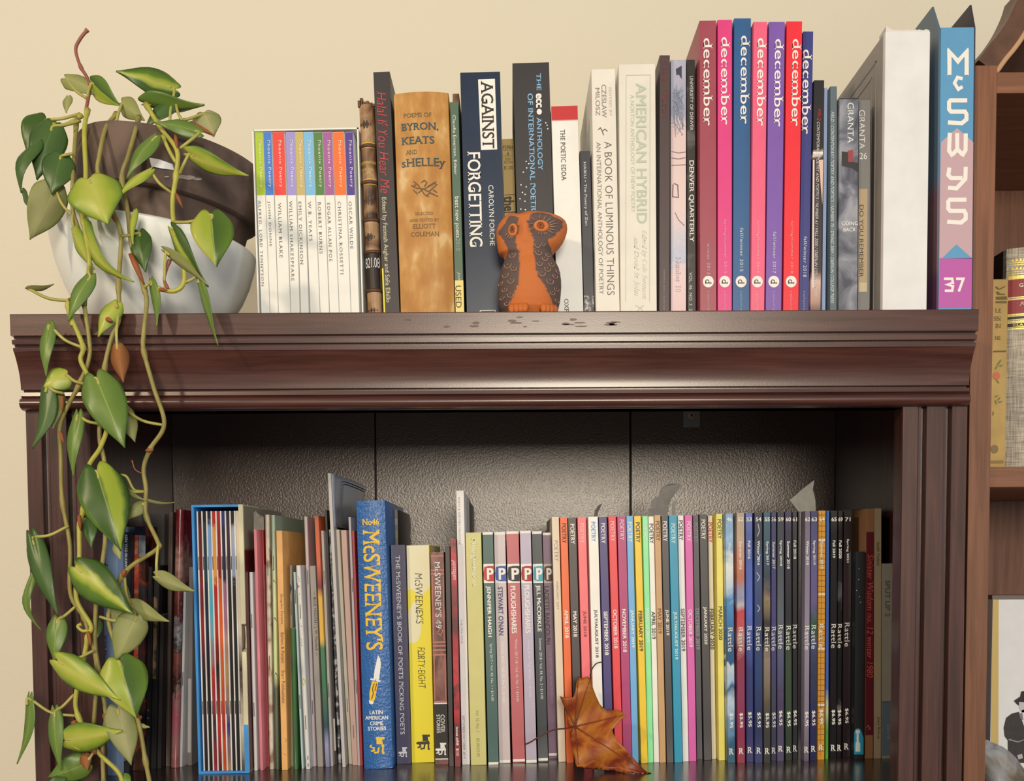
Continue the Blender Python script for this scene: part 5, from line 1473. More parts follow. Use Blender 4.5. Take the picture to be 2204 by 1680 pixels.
slip_of_paper('small dark curl of paper above the salmon monthly', L4, [(303, 225), (312, 175), (330, 148), (355, 133), (342, 160), (330, 185), (325, 225)], .14, .1, (92, 84, 76))
slip_of_paper('large twisted grey paper strip above the tan monthly', L4, [(626, 225), (625, 122), (664, 96), (676, 62), (692, 40), (738, 22), (798, 26), (792, 52), (764, 80), (742, 112), (722, 152), (714, 225)], .15, .12, (150, 142, 128), .003)
slip_of_paper('short grey paper corner beside the twisted strip', L4, [(612, 225), (612, 168), (692, 156), (694, 225)], .145, .05, (134, 126, 114))
slip_of_paper('narrow grey paper tail above the dark grey monthly', L4, [(742, 225), (740, 140), (752, 118), (766, 126), (758, 170), (750, 225)], .147, .1, (156, 148, 134))
slip_of_paper('pale torn paper triangle above the orange gridded quarterly', L5, [(516, 190), (466, 118), (500, 88), (532, 58), (586, 22), (610, 5), (600, 58), (612, 112), (614, 190)], .16, .1, (178, 170, 150), .002)
slip_of_paper('translucent crumpled paper above the salmon booklet', L2, [(106, 360), (104, 300), (97, 264), (112, 256), (124, 244), (132, 256), (146, 268), (164, 276), (170, 360)], .11, .05, (150, 140, 122), .002)

# ------------------------------------------------------------------ lighter bookcase on the right
m_l = wood((116, 72, 44), (146, 94, 62), .5, 'Z', name='brown_wood_upright')
m_lx = wood((118, 74, 46), (150, 98, 66), .5, 'X', name='brown_wood')
RY = .04
RX0, RX1 = at(2099, 145, RY).x, at(2147, 145, RY).x
RXE = RX1 + .62
rtop = at(2120, 140, RY).z
rb = thing('brown_bookcase', 'lighter brown wooden bookcase at the right edge', 'bookcase', ((RX0 + RXE) / 2, .15, -1.5))
YRB = .275
box('side_panel', RX0, RX1, RY, YRB + .01, -1.5, rtop, m_l, rb, .0008)
box('side_panel', RXE, RXE + .019, RY, YRB + .01, -1.5, rtop, m_l, rb, .0008)
box('back_panel', RX1, RXE, YRB, YRB + .008, -1.5, rtop - .005, wood((104, 64, 40), (136, 88, 58), .5, 'Z', name='back_wood'), rb)
zA, zB = at(2170, 155, RY + .001).z, at(2170, 200, RY + .001).z
zC, zD = at(2170, 1004, RY + .001).z, at(2170, 1048, RY + .001).z
zE = at(2160, 1760, RY + .02).z
for a, b in ((zB, zA), (zD, zC), (zE - .018, zE)):
    box('shelf_board', RX1, RXE, RY + .001, YRB, b if b < a else a, a if b < a else b, m_lx, rb, .0006)

# gold pictorial book, left part hidden by the side panel
YG = RY + .03
R7 = Crop(2080, 500, .16667)
GX1 = at(*R7(548, 610), YG).x
gx0 = RX1 + .0008
gz1 = at(*R7(450, 598), YG).z
g = thing('pictorial_book', 'old gold cloth book with faded flowers, next to the brown upright', 'book', ((gx0 + GX1) / 2, YG, zC))
gw = GX1 - gx0
gh = gz1 - zC
m_g = mat((196, 158, 84), .55, vary=.14, vscale=45)
v, f = box_vf(-gw / 2, gw / 2, 0, .13, 0, gh)
o = mesh_obj('cover', v, f, m_g, g, world_space=False)
b = o.modifiers.new('bevel', 'BEVEL')
b.width = .0015
b.segments = 3
gi = WM(g).inverted()
OLV = mat((112, 90, 40), .6)


def gput(nm, pts, m, lift=.0004):
    A = Acc()
    A.add([(lambda q_: (max(-gw / 2, min(gw / 2, q_.x)), -lift, q_.z))(gi @ at(*p_, YG)) for p_ in pts], [tuple(range(len(pts)))])
    A.build(nm, m, g, ws=False)


def gtext(s, x0, x1, y0, y1, crop):
    V, Fc, _ = glyphs(s, True)
    A = Acc()
    VV = []
    for a, b_ in V:
        q_ = gi @ at(*crop((x0 + x1) / 2 + a * (x1 - x0), (y0 + y1) / 2 - b_ * (y1 - y0)), YG)
        VV.append((q_.x, -.0004, q_.z))
    A.add(VV, Fc)
    A.build('title_lettering', OLV, g, ws=False)


gtext('LE', 372, 450, 985, 1036, R7)
gtext('SEN', 352, 440, 1085, 1140, R7)
gtext('IN', 375, 442, 1182, 1235, R7)
gtext('NE', 365, 440, 1338, 1385, R7)
for pts in ([(372, 700), (395, 700), (420, 728), (500, 690), (500, 705), (425, 742), (380, 722)], [(380, 770), (400, 760), (440, 790), (500, 795), (500, 808), (400, 805)], [(380, 830), (520, 825), (522, 868), (380, 868)], [(375, 890), (518, 888), (520, 915), (375, 912)], [(345, 1528), (515, 1525), (515, 1545), (345, 1548)]):
    gput('ornament', [R7(*p_) for p_ in pts], OLV)
R8 = Crop(2080, 780, .27375)
LGR = mat((118, 124, 62), .6)
for cx, cy, ang_ in ((250, 10, .6), (270, 25, .2), (235, 40, 1.0), (262, -10, .8), (245, 150, 2.2), (235, 265, .4), (255, 285, .9), (230, 310, 1.8), (262, 310, .2), (210, 400, 1.5)):
    d_ = (math.cos(ang_), -math.sin(ang_))
    e_ = (-d_[1] * 7, d_[0] * 7)
    gput('printed_leaf', [R8(cx - d_[0] * 22, cy - d_[1] * 22), R8(cx + e_[0], cy + e_[1]), R8(cx + d_[0] * 22, cy + d_[1] * 22), R8(cx - e_[0], cy - e_[1])], LGR)
gput('printed_flower', [R8(235 + 28 * math.cos(t * .628), 105 + 32 * math.sin(t * .628)) for t in range(10)], mat((214, 112, 74), .6), .0005)
gput('printed_flower', [R8(220 + 30 * math.cos(t * .628), 680 + 34 * math.sin(t * .628)) for t in range(10)], mat((140, 112, 70), .6), .0005)
gput('printed_rule', [R8(190, 770), R8(290, 768), R8(290, 792), R8(190, 794)], mat((150, 120, 62), .6))

# grey cloth classic with red labels
YH = RY + .025
hx0 = at(2173, 640, YH).x
hz1 = at(2180, 531, YH).z
hw_ = .046
h = thing('cloth_book', 'grey cloth classic with red and gilt spine labels', 'book', (hx0 + hw_ / 2, YH, zC))
hh = hz1 - zC
m_c = bpy.data.materials.new('woven_cloth')
m_c.use_nodes = True
N, L, P = nodes(m_c)
P.inputs['Roughness'].default_value = .8
tcn = N.new('ShaderNodeTexCoord')
w1 = N.new('ShaderNodeTexNoise')
w2 = N.new('ShaderNodeTexNoise')
for wn, sc_ in ((w1, (1400, 60, 60)), (w2, (60, 60, 1400))):
    mp = N.new('ShaderNodeMapping')
    mp.inputs['Scale'].default_value = sc_
    wn.inputs['Scale'].default_value = 1.0
    L.new(tcn.outputs['Object'], mp.inputs['Vector'])
    L.new(mp.outputs['Vector'], wn.inputs['Vector'])
ad = N.new('ShaderNodeMath')
ad.operation = 'ADD'
L.new(w1.outputs['Fac'], ad.inputs[0])
L.new(w2.outputs['Fac'], ad.inputs[1])
rp = N.new('ShaderNodeValToRGB')
rp.color_ramp.elements[0].position = .35
rp.color_ramp.elements[0].color = lin((132, 118, 98))
rp.color_ramp.elements[1].position = .62
rp.color_ramp.elements[1].color = lin((206, 192, 164))
hf = N.new('ShaderNodeMath')
hf.operation = 'MULTIPLY'
hf.inputs[1].default_value = .5
L.new(ad.outputs[0], hf.inputs[0])
L.new(hf.outputs[0], rp.inputs['Fac'])
L.new(rp.outputs['Color'], P.inputs['Base Color'])
V = []
n = 14
pts = [(-hw_ / 2, .14), (-hw_ / 2, .012)] + [(-hw_ / 2 + hw_ * i / n, .007 * (2 * i / n - 1) ** 2) for i in range(n + 1)] + [(hw_ / 2, .012), (hw_ / 2, .14)]
V = [(x, y, 0) for x, y in pts] + [(x, y, hh) for x, y in pts]
k_ = len(pts)
Fc = [(i, i + 1, k_ + i + 1, k_ + i) for i in range(k_ - 1)] + [tuple(range(k_ - 1, -1, -1)), tuple(range(k_, 2 * k_)), (k_ - 1, 0, k_, 2 * k_ - 1)]
o = mesh_obj('cover', V, Fc, m_c, h, world_space=False)
v, f = box_vf(-hw_ / 2 - .0006, -hw_ / 2, .012, .14, 0, hh)
mesh_obj('dark_board', v, f, mat((44, 36, 30), .6), h, world_space=False)
hi = WM(h).inverted()


def hband(nm, y0, y1, m, lift):
    za, zb_ = (hi @ at(*R7(650, y0), YH)).z, (hi @ at(*R7(650, y1), YH)).z
    VV = []
    for i in range(n + 1):
        x = (-hw_ / 2 + hw_ * i / n) * .94
        yy = .007 * (2 * x / hw_) ** 2 - lift
        VV += [(x, yy, zb_), (x, yy, za)]
    mesh_obj(nm, VV, [(2 * i, 2 * i + 2, 2 * i + 3, 2 * i + 1) for i in range(n)], m, h, world_space=False)


m_gilt = mat((236, 206, 96), .35, metal=.3)
for y0, y1 in ((372, 384), (400, 412), (492, 498), (520, 528), (545, 590), (820, 832), (846, 858), (1040, 1056), (1064, 1072), (1110, 1118), (1132, 1146), (1152, 1160), (1206, 1212), (1226, 1244)):
    hband('gilt_line', y0, y1, m_gilt, .0004)
hband('red_label', 596, 818, mat((142, 32, 38), .5), .0003)
hband('red_label', 860, 1036, mat((142, 32, 38), .5), .0003)
hband('black_band', 1076, 1106, mat((40, 32, 26), .5), .0003)
hband('black_band', 1164, 1204, mat((40, 32, 26), .5), .0003)


def htext(s, x0, x1, y0, y1, m, serif=True, slant=0.0):
    V, Fc, _ = glyphs(s, serif, 0.0, slant)
    VV = []
    for a, b_ in V:
        q_ = hi @ at(*R7((x0 + x1) / 2 + a * (x1 - x0), (y0 + y1) / 2 - b_ * (y1 - y0)), YH)
        VV.append((q_.x, .007 * (2 * q_.x / hw_) ** 2 - .0007, q_.z))
    mesh_obj('label_lettering', VV, Fc, m, h, world_space=False)


m_wl = mat((246, 232, 200), .5)
htext('G', 695, 742, 650, 698, m_wl)
htext('JO', 698, 775, 890, 938, m_wl, True, .25)
htext('CLA', 628, 742, 1172, 1198, m_gilt)
for y0 in (345, 455):
    for i in range(6):
        x = 612 + i * 42
        VV = []
        for a, b_ in ((x, y0 + 25), (x + 12, y0 - 22), (x + 24, y0 - 10), (x + 40, y0 + 25), (x + 22, y0 + 12)):
            q_ = hi @ at(*R7(a, b_), YH)
            VV.append((q_.x, .007 * (2 * q_.x / hw_) ** 2 - .0005, q_.z))
        mesh_obj('gilt_scroll', VV, [(0, 1, 2, 3, 4)], m_gilt, h, world_space=False)

# white face-out book with printed figure
YW = RY + .07
R9 = Crop(2080, 1240, .26217)
wx0, wz1 = at(*R9(216, 190), YW).x, at(*R9(300, 190), YW).z
w_ = thing('photo_book', 'white book facing out with a dark printed figure in a hat', 'book', (wx0 + .08, YW, zE))
wi = WM(w_).inverted()
wh = wz1 - zE
v, f = box_vf(-.08, .08, 0, .02, 0, wh)
o = mesh_obj('cover', v, f, mat((240, 234, 222), .35, vary=.03), w_, world_space=False)
v, f = box_vf(-.0795, .0795, .002, .018, .001, wh + .004)
mesh_obj('grey_top_edge', v, f, mat((120, 104, 92), .6), w_, world_space=False)


def wput(nm, pts, m, lift=.0003):
    VV = [(q_.x, -lift, q_.z) for q_ in (wi @ at(*R9(*p_), YW) for p_ in pts)]
    mesh_obj(nm, VV, [tuple(range(len(pts)))], m, w_, world_space=False)


wput('gold_margin', [(216, 192), (264, 190), (262, 1420), (200, 1420)], mat((214, 180, 100), .45))
m_ink = mat((58, 50, 48), .6, vary=.15, vscale=200)
m_ink2 = mat((40, 34, 34), .6)
wput('printed_coat', [(430, 1110), (370, 1125), (325, 1160), (305, 1240), (312, 1310), (338, 1345), (340, 1465), (385, 1530), (560, 1530), (600, 1345), (640, 1250), (600, 1140), (520, 1110)], m_ink)
wput('printed_collar', [(430, 1110), (470, 1225), (520, 1110), (470, 1090)], mat((226, 220, 210), .6), .0005)
wput('printed_face', [(430, 1020), (432, 1080), (455, 1115), (490, 1115), (510, 1080), (510, 1020)], mat((206, 198, 188), .6), .0005)
wput('printed_hat', [(388, 1020), (440, 985), (448, 945), (470, 938), (505, 948), (515, 990), (550, 1025), (520, 1035), (430, 1028), (428, 1060), (410, 1045)], m_ink2, .0007)
wput('printed_scarf', [(430, 1130), (455, 1115), (465, 1180), (440, 1165)], mat((130, 122, 114), .6), .0007)
wput('printed_hand', [(415, 1465), (455, 1455), (462, 1490), (425, 1500)], mat((190, 182, 172), .6), .0005)
wput('printed_arm', [(345, 1330), (420, 1352), (473, 1335), (473, 1342), (420, 1362), (345, 1342)], mat((150, 142, 134), .6), .0005)
# thin dark book edge beside it
v0 = at(*R9(180, 470), RY + .05)
t_ = thing('thin_dark_book', 'thin dark blue-grey book edge beside the white face-out book', 'book', (RX1 + .0035, RY + .05, zE))
v, f = box_vf(-.0028, .0028, 0, .018, 0, at(*R9(183, 470), RY + .05).z - zE)
mesh_obj('cover', v, f, mat((70, 66, 72), .4), t_, world_space=False)
# grey stone
rk = bpy.data.meshes.new('rock')
bm = bmesh.new()
bmesh.ops.create_icosphere(bm, subdivisions=5, radius=1)
for v in bm.verts:
    n_ = v.co.copy()
    k_ = 1 + .16 * noise.noise(n_ * 1.3 + Vector((3, 1, 2))) + .05 * noise.noise(n_ * 4)
    v.co = Vector((n_.x * .020, n_.y * .020, n_.z * .036)) * k_
    v.co.x -= .5 * v.co.z
bm.to_mesh(rk)
zmn = min(v.co.z for v in bm.verts)
xmn = min(v.co.x for v in bm.verts)
bm.free()
rk.polygons.foreach_set('use_smooth', [True] * len(rk.polygons))
rk.materials.append(art([(.25, (92, 78, 56)), (.42, (128, 120, 104)), (.55, (150, 148, 142)), (.75, (170, 170, 166)), (.9, (226, 222, 210))], 26, rough=.6, distort=.5, seed=2))
rock = bpy.data.objects.new('rock', rk)
COL.objects.link(rock)
rock.location = (RX1 - xmn + .0006, RY + .026, zE - zmn)
tag(rock, 'rounded grey stone with olive and white patches by the brown upright', 'stone')

# basket with bent-wood handle on top of the lighter bookcase
YK = RY + .06
kb = thing('basket', 'dark brown basket with a curved bent-wood handle atop the brown bookcase', 'basket', (RX1 + .11, YK, zA))
K1 = Crop(2060, 0, .13091)
arc = [K1(480, 1080), K1(640, 855), K1(800, 660), K1(950, 440), K1(1060, 230), K1(1150, 20), K1(1215, -200)]
P_ = catmull([at(u, v, YK - .03) for u, v in arc], 5)
P_[0].z = max(P_[0].z, rtop)
cx_ = kb.location.x
full = P_ + [Vector((2 * cx_ + .05 - p.x, p.y, p.z)) for p in reversed(P_)]
V, Fc = [], []
for i, p in enumerate(full):
    t = (full[min(i + 1, len(full) - 1)] - full[max(0, i - 1)]).normalized()
    nn = Vector((-t.z, 0, t.x))
    for a, b_ in ((.0085, 0), (-.0085, 0), (-.0085, .03), (.0085, .03)):
        V.append(p + nn * a + Vector((0, b_, 0)))
nf = len(full)
for i in range(nf - 1):
    for j in range(4):
        q_ = (j + 1) % 4
        Fc.append((4 * i + j, 4 * i + q_, 4 * i + 4 + q_, 4 * i + 4 + j))
Fc += [(3, 2, 1, 0), tuple(4 * (nf - 1) + j for j in range(4))]
o = mesh_obj('handle', V, Fc, mat((104, 70, 50), .45, vary=.25, vscale=60), kb, True)
fix_normals(o)
o.data.set_sharp_from_angle(angle=math.radians(40))
# pale inner strip of the handle
V, Fc = [], []
for i, p in enumerate(full):
    t = (full[min(i + 1, nf - 1)] - full[max(0, i - 1)]).normalized()
    nn = Vector((-t.z, 0, t.x))
    for a, b_ in ((-.0085, -.001), (-.0125, -.001), (-.0125, .028), (-.0085, .028)):
        V.append(p + nn * a + Vector((0, b_, 0)))
for i in range(nf - 1):
    for j in range(4):
        q_ = (j + 1) % 4
        Fc.append((4 * i + j, 4 * i + q_, 4 * i + 4 + q_, 4 * i + 4 + j))
Fc += [(3, 2, 1, 0), tuple(4 * (nf - 1) + j for j in range(4))]
o = mesh_obj('pale_strip', V, Fc, mat((206, 158, 112), .5), kb, True)
fix_normals(o)
# body: tapering oval bowl
V, Fc = [], []
n = 40
bl_ = at(*K1(735, 1165), YK - .02).x
for j, (rr_, zz) in enumerate(((1.0, 0), (.985, .012), (.965, .03), (.93, .055), (.88, .08), (.80, .098), (.6, .108))):
    for i in range(n):
        a = 2 * math.pi * i / n
        V.append((cx_ + .06 + (cx_ + .06 - bl_) * rr_ * math.cos(a), YK + .03 + .055 * rr_ * math.sin(a), zA + zz))
for j in range(6):
    for i in range(n):
        Fc.append((j * n + i, j * n + (i + 1) % n, (j + 1) * n + (i + 1) % n, (j + 1) * n + i))
Fc += [tuple(range(n - 1, -1, -1)), tuple(6 * n + i for i in range(n))]
o = mesh_obj('body', V, Fc, mat((62, 36, 26), .5, vary=.2, vscale=80), kb, True)
fix_normals(o)


# ------------------------------------------------------------------ white bowl, clay pot and trailing plant
C1 = Crop(0, 40, 0.39295)
C6 = Crop(0, 650, 0.32737)
C7 = Crop(0, 1150, 0.31555)
YBW = 0.078
bw = at(333, 520, YBW)
RB = 208 * mpp(YBW)


def lathe(name, prof, m, parent, ctr_, tilt=0.0, n=72, shear=0.0, square=0.0, sub=None):
    """prof: (radius, height) from the inside bottom round to the outside bottom"""
    V, Fc = [], []
    Rm = Matrix.Rotation(tilt, 3, 'Y')
    for r_, z in prof:
        for i in range(n):
            a = 2 * math.pi * i / n
            q_ = 1 + square * (math.cos(4 * a) * -.5)
            p_ = Vector((r_ * q_ * math.cos(a), r_ * q_ * math.sin(a), z))
            p_.z += shear * p_.x * max(0.0, z) / .08
            V.append(Rm @ p_ + ctr_)
    k_ = len(prof)
    for j in range(k_ - 1):
        for i in range(n):
            Fc.append((j * n + i, j * n + (i + 1) % n, (j + 1) * n + (i + 1) % n, (j + 1) * n + i))
    Fc += [tuple(range(n)), tuple((k_ - 1) * n + i for i in range(n))]
    o = mesh_obj(name, V, Fc, m, parent, True)
    fix_normals(o)
    o.data.polygons.foreach_set('use_smooth', [True] * len(o.data.polygons))
    o.data.set_sharp_from_angle(angle=math.radians(38))
    return o


hb_ = at(333, 524, YBW).z - ZTOP
bowl_c = Vector((bw.x, YBW, ZTOP))
bowl = thing('bowl', 'white glazed ceramic bowl holding the clay pot', 'bowl', bowl_c)
m_wht = mat((244, 240, 228), .32, spec=.4, vary=.03, vscale=15)
lathe('bowl_body', [(.03, .006), (RB * .55, .010), (RB * .83, hb_ * .5), (RB * .95, hb_ - .003), (RB * .965, hb_), (RB * .985, hb_ + .0006), (RB, hb_ - .001), (RB * .985, hb_ * .86), (RB * .935, hb_ * .66), (RB * .86, hb_ * .46), (RB * .755, hb_ * .26),
                    (RB * .63, hb_ * .09), (RB * .54, .002), (RB * .50, 0)], m_wht, bowl, bowl_c, shear=-.10)
# clay pot, leaning to the right in the bowl
Rp = 192 * mpp(.075)
tp = math.radians(8.5)
pc = Vector((at(338, 480, .076).x - .004, .078, ZTOP + .0245))
m_clay = art([(.25, (84, 66, 54)), (.5, (100, 80, 66)), (.8, (116, 94, 78))], 26, rough=.75, distort=.6)
pot = thing('plant_pot', 'dark weathered clay pot with a thick rim, leaning in the bowl', 'plant pot', pc)
hz = .134
lathe('pot_body', [(.02, .01), (Rp * .62, .012), (Rp * .84, hz - .03), (Rp * .86, hz - .046), (Rp * .885, hz - .046), (Rp * .80, hz * .3), (Rp * .72, .004), (Rp * .68, 0)], m_clay, pot, pc, tp)
lathe('rim', [(Rp * .85, hz - .048), (Rp * .90, hz - .012), (Rp * .92, hz), (Rp * .97, hz + .0008), (Rp * .992, hz - .002), (Rp, hz - .010), (Rp * .985, hz - .040), (Rp * .965, hz - .0455), (Rp * .93, hz - .0475)], m_clay, pot, pc, tp)
lathe('soil', [(.002, hz - .018), (Rp * .5, hz - .014), (Rp * .88, hz - .018), (Rp * .86, hz - .026), (.002, hz - .028)], mat((60, 44, 34), .9, bump=.6, bscale=300, vary=.3, vscale=150), pot, pc, tp)


def pot_front(cx, cy, lift=.0006):
    """point on the front of the pot under a crop pixel"""
    u, v = C1(cx, cy)
    Rm = Matrix.Rotation(-tp, 3, 'Y')
    best = None
    for i in range(160):
        Y = -.03 + i * .0008
        P_ = at(u, v, Y)
        q_ = Rm @ (P_ - pc)
        r_lim = Rp * (.995 if q_.z > hz - .0465 else .72 + .165 * max(0, q_.z) / (hz - .046))
        if math.hypot(q_.x, q_.y) < r_lim:
            return P_ - Vector((0, lift, 0))
    return at(u, v, 0)


lab = [(820, 765), (870, 772), (950, 800), (956, 832), (890, 824), (832, 812)]
o = mesh_obj('torn_label', [pot_front(a, b, .0012) for a, b in lab], [tuple(range(6))], mat((230, 226, 218), .5), pot)
for cx_, cy_, s_ in ((995, 868, 22), (1035, 872, 26), (1085, 880, 16), (915, 868, 10)):
    pts = [pot_front(cx_ + s_ * 1.5 * math.cos(t * .785), cy_ + s_ * .5 * math.sin(t * .785), .0008) for t in range(8)]
    mesh_obj('lime_stain', pts, [tuple(range(8))], mat((176, 160, 140), .8), pot)

plant = thing('trailing_plant', 'trailing heart-leaved plant with lime and green leaves', 'plant', pc + Vector((0, 0, .12)))


def Yv(v):
    tb = [(0, .03), (200, .03), (262, .012), (300, -.012), (480, -.018), (560, -.022), (672, -.030), (760, -.034), (870, -.032), (1100, -.028), (1700, -.026)]
    for (a, ya), (b, yb) in zip(tb, tb[1:]):
        if a <= v <= b:
            return ya + (yb - ya) * (v - a) / (b - a)
    return tb[-1][1]


def leaf_mat(name, stops, rough=.36, vein=(190, 205, 110), nz=.22, seed=0.0):
    m = bpy.data.materials.new(name)
    m.use_nodes = True
    N, L, P = nodes(m)
    P.inputs['Roughness'].default_value = rough
    uv = N.new('ShaderNodeUVMap')
    uv.uv_map = 'UVMap'
    tc = N.new('ShaderNodeTexCoord')
    nt = N.new('ShaderNodeTexNoise')
    nt.inputs['Scale'].default_value = 42
    nt.inputs['Detail'].default_value = 3
    L.new(tc.outputs['Object'], nt.inputs['Vector'])
    sp = N.new('ShaderNodeSeparateXYZ')
    L.new(uv.outputs['UV'], sp.inputs['Vector'])
    mm = N.new('ShaderNodeMath')
    mm.operation = 'MULTIPLY_ADD'
    mm.inputs[1].default_value = nz * 2
    mm.inputs[2].default_value = -nz
    L.new(nt.outputs['Fac'], mm.inputs[0])
    ad = N.new('ShaderNodeMath')
    ad.operation = 'ADD'
    L.new(sp.outputs['X'], ad.inputs[0])
    L.new(mm.outputs[0], ad.inputs[1])
    rp = N.new('ShaderNodeValToRGB')
    el = rp.color_ramp.elements
    while len(el) < len(stops):
        el.new(.5)
    for e, (p_, c_) in zip(el, stops):
        e.position = p_
        e.color = lin(c_)
    L.new(ad.outputs[0], rp.inputs['Fac'])
    # pale midrib
    ds = N.new('ShaderNodeMath')
    ds.operation = 'SUBTRACT'
    ds.inputs[1].default_value = .5
    L.new(sp.outputs['X'], ds.inputs[0])
    ab = N.new('ShaderNodeMath')
    ab.operation = 'ABSOLUTE'
    L.new(ds.outputs[0], ab.inputs[0])
    mr = N.new('ShaderNodeMapRange')
    mr.inputs['From Min'].default_value = .006
    mr.inputs['From Max'].default_value = .022
    mr.inputs['To Min'].default_value = .45
    mr.inputs['To Max'].default_value = 0
    L.new(ab.outputs[0], mr.inputs['Value'])
    mx = N.new('ShaderNodeMix')
    mx.data_type = 'RGBA'
    mx.inputs[7].default_value = lin(vein)
    L.new(mr.outputs['Result'], mx.inputs[0])
    L.new(rp.outputs['Color'], mx.inputs[6])
    L.new(mx.outputs[2], P.inputs['Base Color'])
    tr = N.new('ShaderNodeBsdfTranslucent')
    L.new(mx.outputs[2], tr.inputs['Color'])
    ms = N.new('ShaderNodeMixShader')
    ms.inputs[0].default_value = .22
    out = [n_ for n_ in N if n_.type == 'OUTPUT_MATERIAL'][0]
    L.new(P.outputs[0], ms.inputs[1])
    L.new(tr.outputs[0], ms.inputs[2])
    L.new(ms.outputs[0], out.inputs['Surface'])
    return m


DK, GR, LM, YL, OL = (70, 100, 36), (108, 138, 44), (166, 180, 54), (202, 198, 86), (150, 148, 74)
LMAT = {'var': leaf_mat('leaf_lime_centre', [(.0, DK), (.26, GR), (.36, LM), (.5, YL), (.62, LM), (.70, DK), (1, DK)]),
        'half': leaf_mat('leaf_half_lime', [(0, YL), (.30, LM), (.47, LM), (.53, DK), (1, GR)], nz=.12),
        'half2': leaf_mat('leaf_half_dark', [(0, GR), (.1, DK), (.47, DK), (.56, LM), (.82, LM), (.95, DK)], nz=.16),
        'lime': leaf_mat('leaf_lime', [(0, GR), (.18, LM), (.5, YL), (.8, LM), (1, GR)]),
        'green': leaf_mat('leaf_green', [(0, (96, 126, 46)), (.5, (124, 148, 62)), (1, (98, 128, 48))]),
        'dark': leaf_mat('leaf_dark', [(0, (64, 94, 40)), (.5, (86, 114, 52)), (1, (70, 100, 42))], vein=(110, 140, 80)),
        'olive': leaf_mat('leaf_back', [(0, (142, 146, 76)), (.5, (176, 174, 104)), (1, (148, 150, 80))], rough=.55),
        'pale': leaf_mat('leaf_pale_back', [(0, (150, 152, 84)), (.5, (184, 178, 118)), (1, (140, 148, 76))], rough=.55),
        'brown': leaf_mat('leaf_dead', [(0, (140, 78, 34)), (.5, (176, 112, 58)), (1, (112, 62, 30))], rough=.7, vein=(120, 70, 40))}
WS = [(0, .70), (.04, .84), (.10, .94), (.18, .99), (.27, 1.0), (.37, .97), (.48, .89), (.59, .75), (.69, .58), (.78, .40), (.86, .24), (.92, .13), (.96, .06), (1, .012)]
m_pet = mat((176, 166, 80), .45, vary=.12, vscale=80)


def leaf(crop, base, tip, w, style, roll=0.0, dy=0.0, dtip=None, fold=.22, arch=.10, pet=None, side=1, bend=0.0):
    ub, vb = crop(*base)
    ut, vt = crop(*tip)
    Yb = Yv(vb) + dy
    if dtip is None:
        dtip = -.004
    Bp, Tp = at(ub, vb, Yb), at(ut, vt, Yb + dtip)
    ax = Tp - Bp
    Ln = ax.length
    ax.normalize()
    n0 = (CAM - Bp).normalized()
    sd = ax.cross(n0).normalized() * -1
    nn = sd.cross(ax).normalized()
    if nn.dot(n0) < 0:
        nn = -nn
    rl = math.radians(roll)
    Rm = Matrix.Rotation(rl, 3, ax)
    sd, nn = Rm @ sd, Rm @ nn
    W = w * crop.k * mpp(Yb) / max(.4, math.cos(rl))
    bx = ax.cross(n0).normalized()
    V, Fc, UV = [], [], []
    m_ = 12
    for s_, f_ in WS:
        for j in range(m_ + 1):
            c = 2 * j / m_ - 1
            lobe = Ln * (-.115 * math.sin(math.pi * abs(c) ** .85) + .035 * abs(c) ** 4) * (1 - s_) ** 4
            hw = W / 2 * f_
            z = arch * Ln * math.sin(math.pi * s_ * .9) - fold * abs(c) ** 1.4 * hw + .03 * W * math.sin(9 * s_ + 2 * c) * abs(c)
            V.append(Bp + ax * (Ln * s_ + lobe) + sd * (c * hw) + nn * z + bx * (bend * Ln * math.sin(math.pi * s_)))
            UV.append(((c + 1) / 2, s_))
    for i in range(len(WS) - 1):
        for j in range(m_):
            a = i * (m_ + 1) + j
            Fc.append((a, a + 1, a + m_ + 2, a + m_ + 1))
    o = mesh_obj('leaf', V, Fc, LMAT[style], plant, True)
    ul = o.data.uv_layers.new(name='UVMap')
    for lp in o.data.loops:
        ul.data[lp.index].uv = UV[lp.vertex_index]
    sl = o.modifiers.new('thickness', 'SOLIDIFY')
    sl.thickness = .0004
    if pet:
        up, vp = crop(*pet)
        Pp = at(up, vp, Yv(vp) + dy * .5)
        mid = (Pp + Bp) / 2 + Vector((0, -.003, -.10 * (Pp - Bp).length))
        tube('petiole', catmull([Pp, mid, Bp, Bp + ax * Ln * .10 + nn * (arch * Ln * .28)], 5), .00125, m_pet, o)
    return o


lf = leaf
# crown and pot
lf(C1, (955, 385), (635, 292), 135, 'var', 20, .0, -.02, pet=(930, 560))
lf(C1, (800, 462), (1122, 464), 92, 'green', 48, .0, pet=(880, 570), fold=.5)
lf(C1, (960, 450), (795, 610), 75, 'dark', 40, -.004, pet=(1000, 560))
lf(C1, (505, 350), (665, 480), 110, 'half', 20, -.002, pet=(480, 440))
lf(C1, (365, 330), (565, 432), 96, 'olive', -30, .004, pet=(480, 440))
lf(C1, (672, 462), (795, 560), 105, 'olive', 10, .0, pet=(640, 560))
lf(C1, (1120, 520), (1170, 650), 150, 'pale', -10, .01, .0, pet=(960, 560))
lf(C1, (1092, 625), (850, 575), 78, 'green', 30, -.006, pet=(985, 712))
lf(C1, (255, 555), (150, 748), 190, 'half2', 15, .0, pet=(440, 520), side=-1)
lf(C1, (290, 590), (203, 886), 180, 'dark', 10, -.012, pet=(440, 560))
lf(C1, (208, 690), (124, 960), 66, 'dark', 45, .0, pet=(280, 600), bend=.1)
lf(C1, (128, 945), (186, 1052), 32, 'dark', 50, .0)
lf(C1, (335, 755), (285, 965), 165, 'dark', 10, -.004, pet=(400, 740))
lf(C1, (300, 925), (162, 1208), 190, 'pale', -12, -.002, .004, pet=(395, 1080))
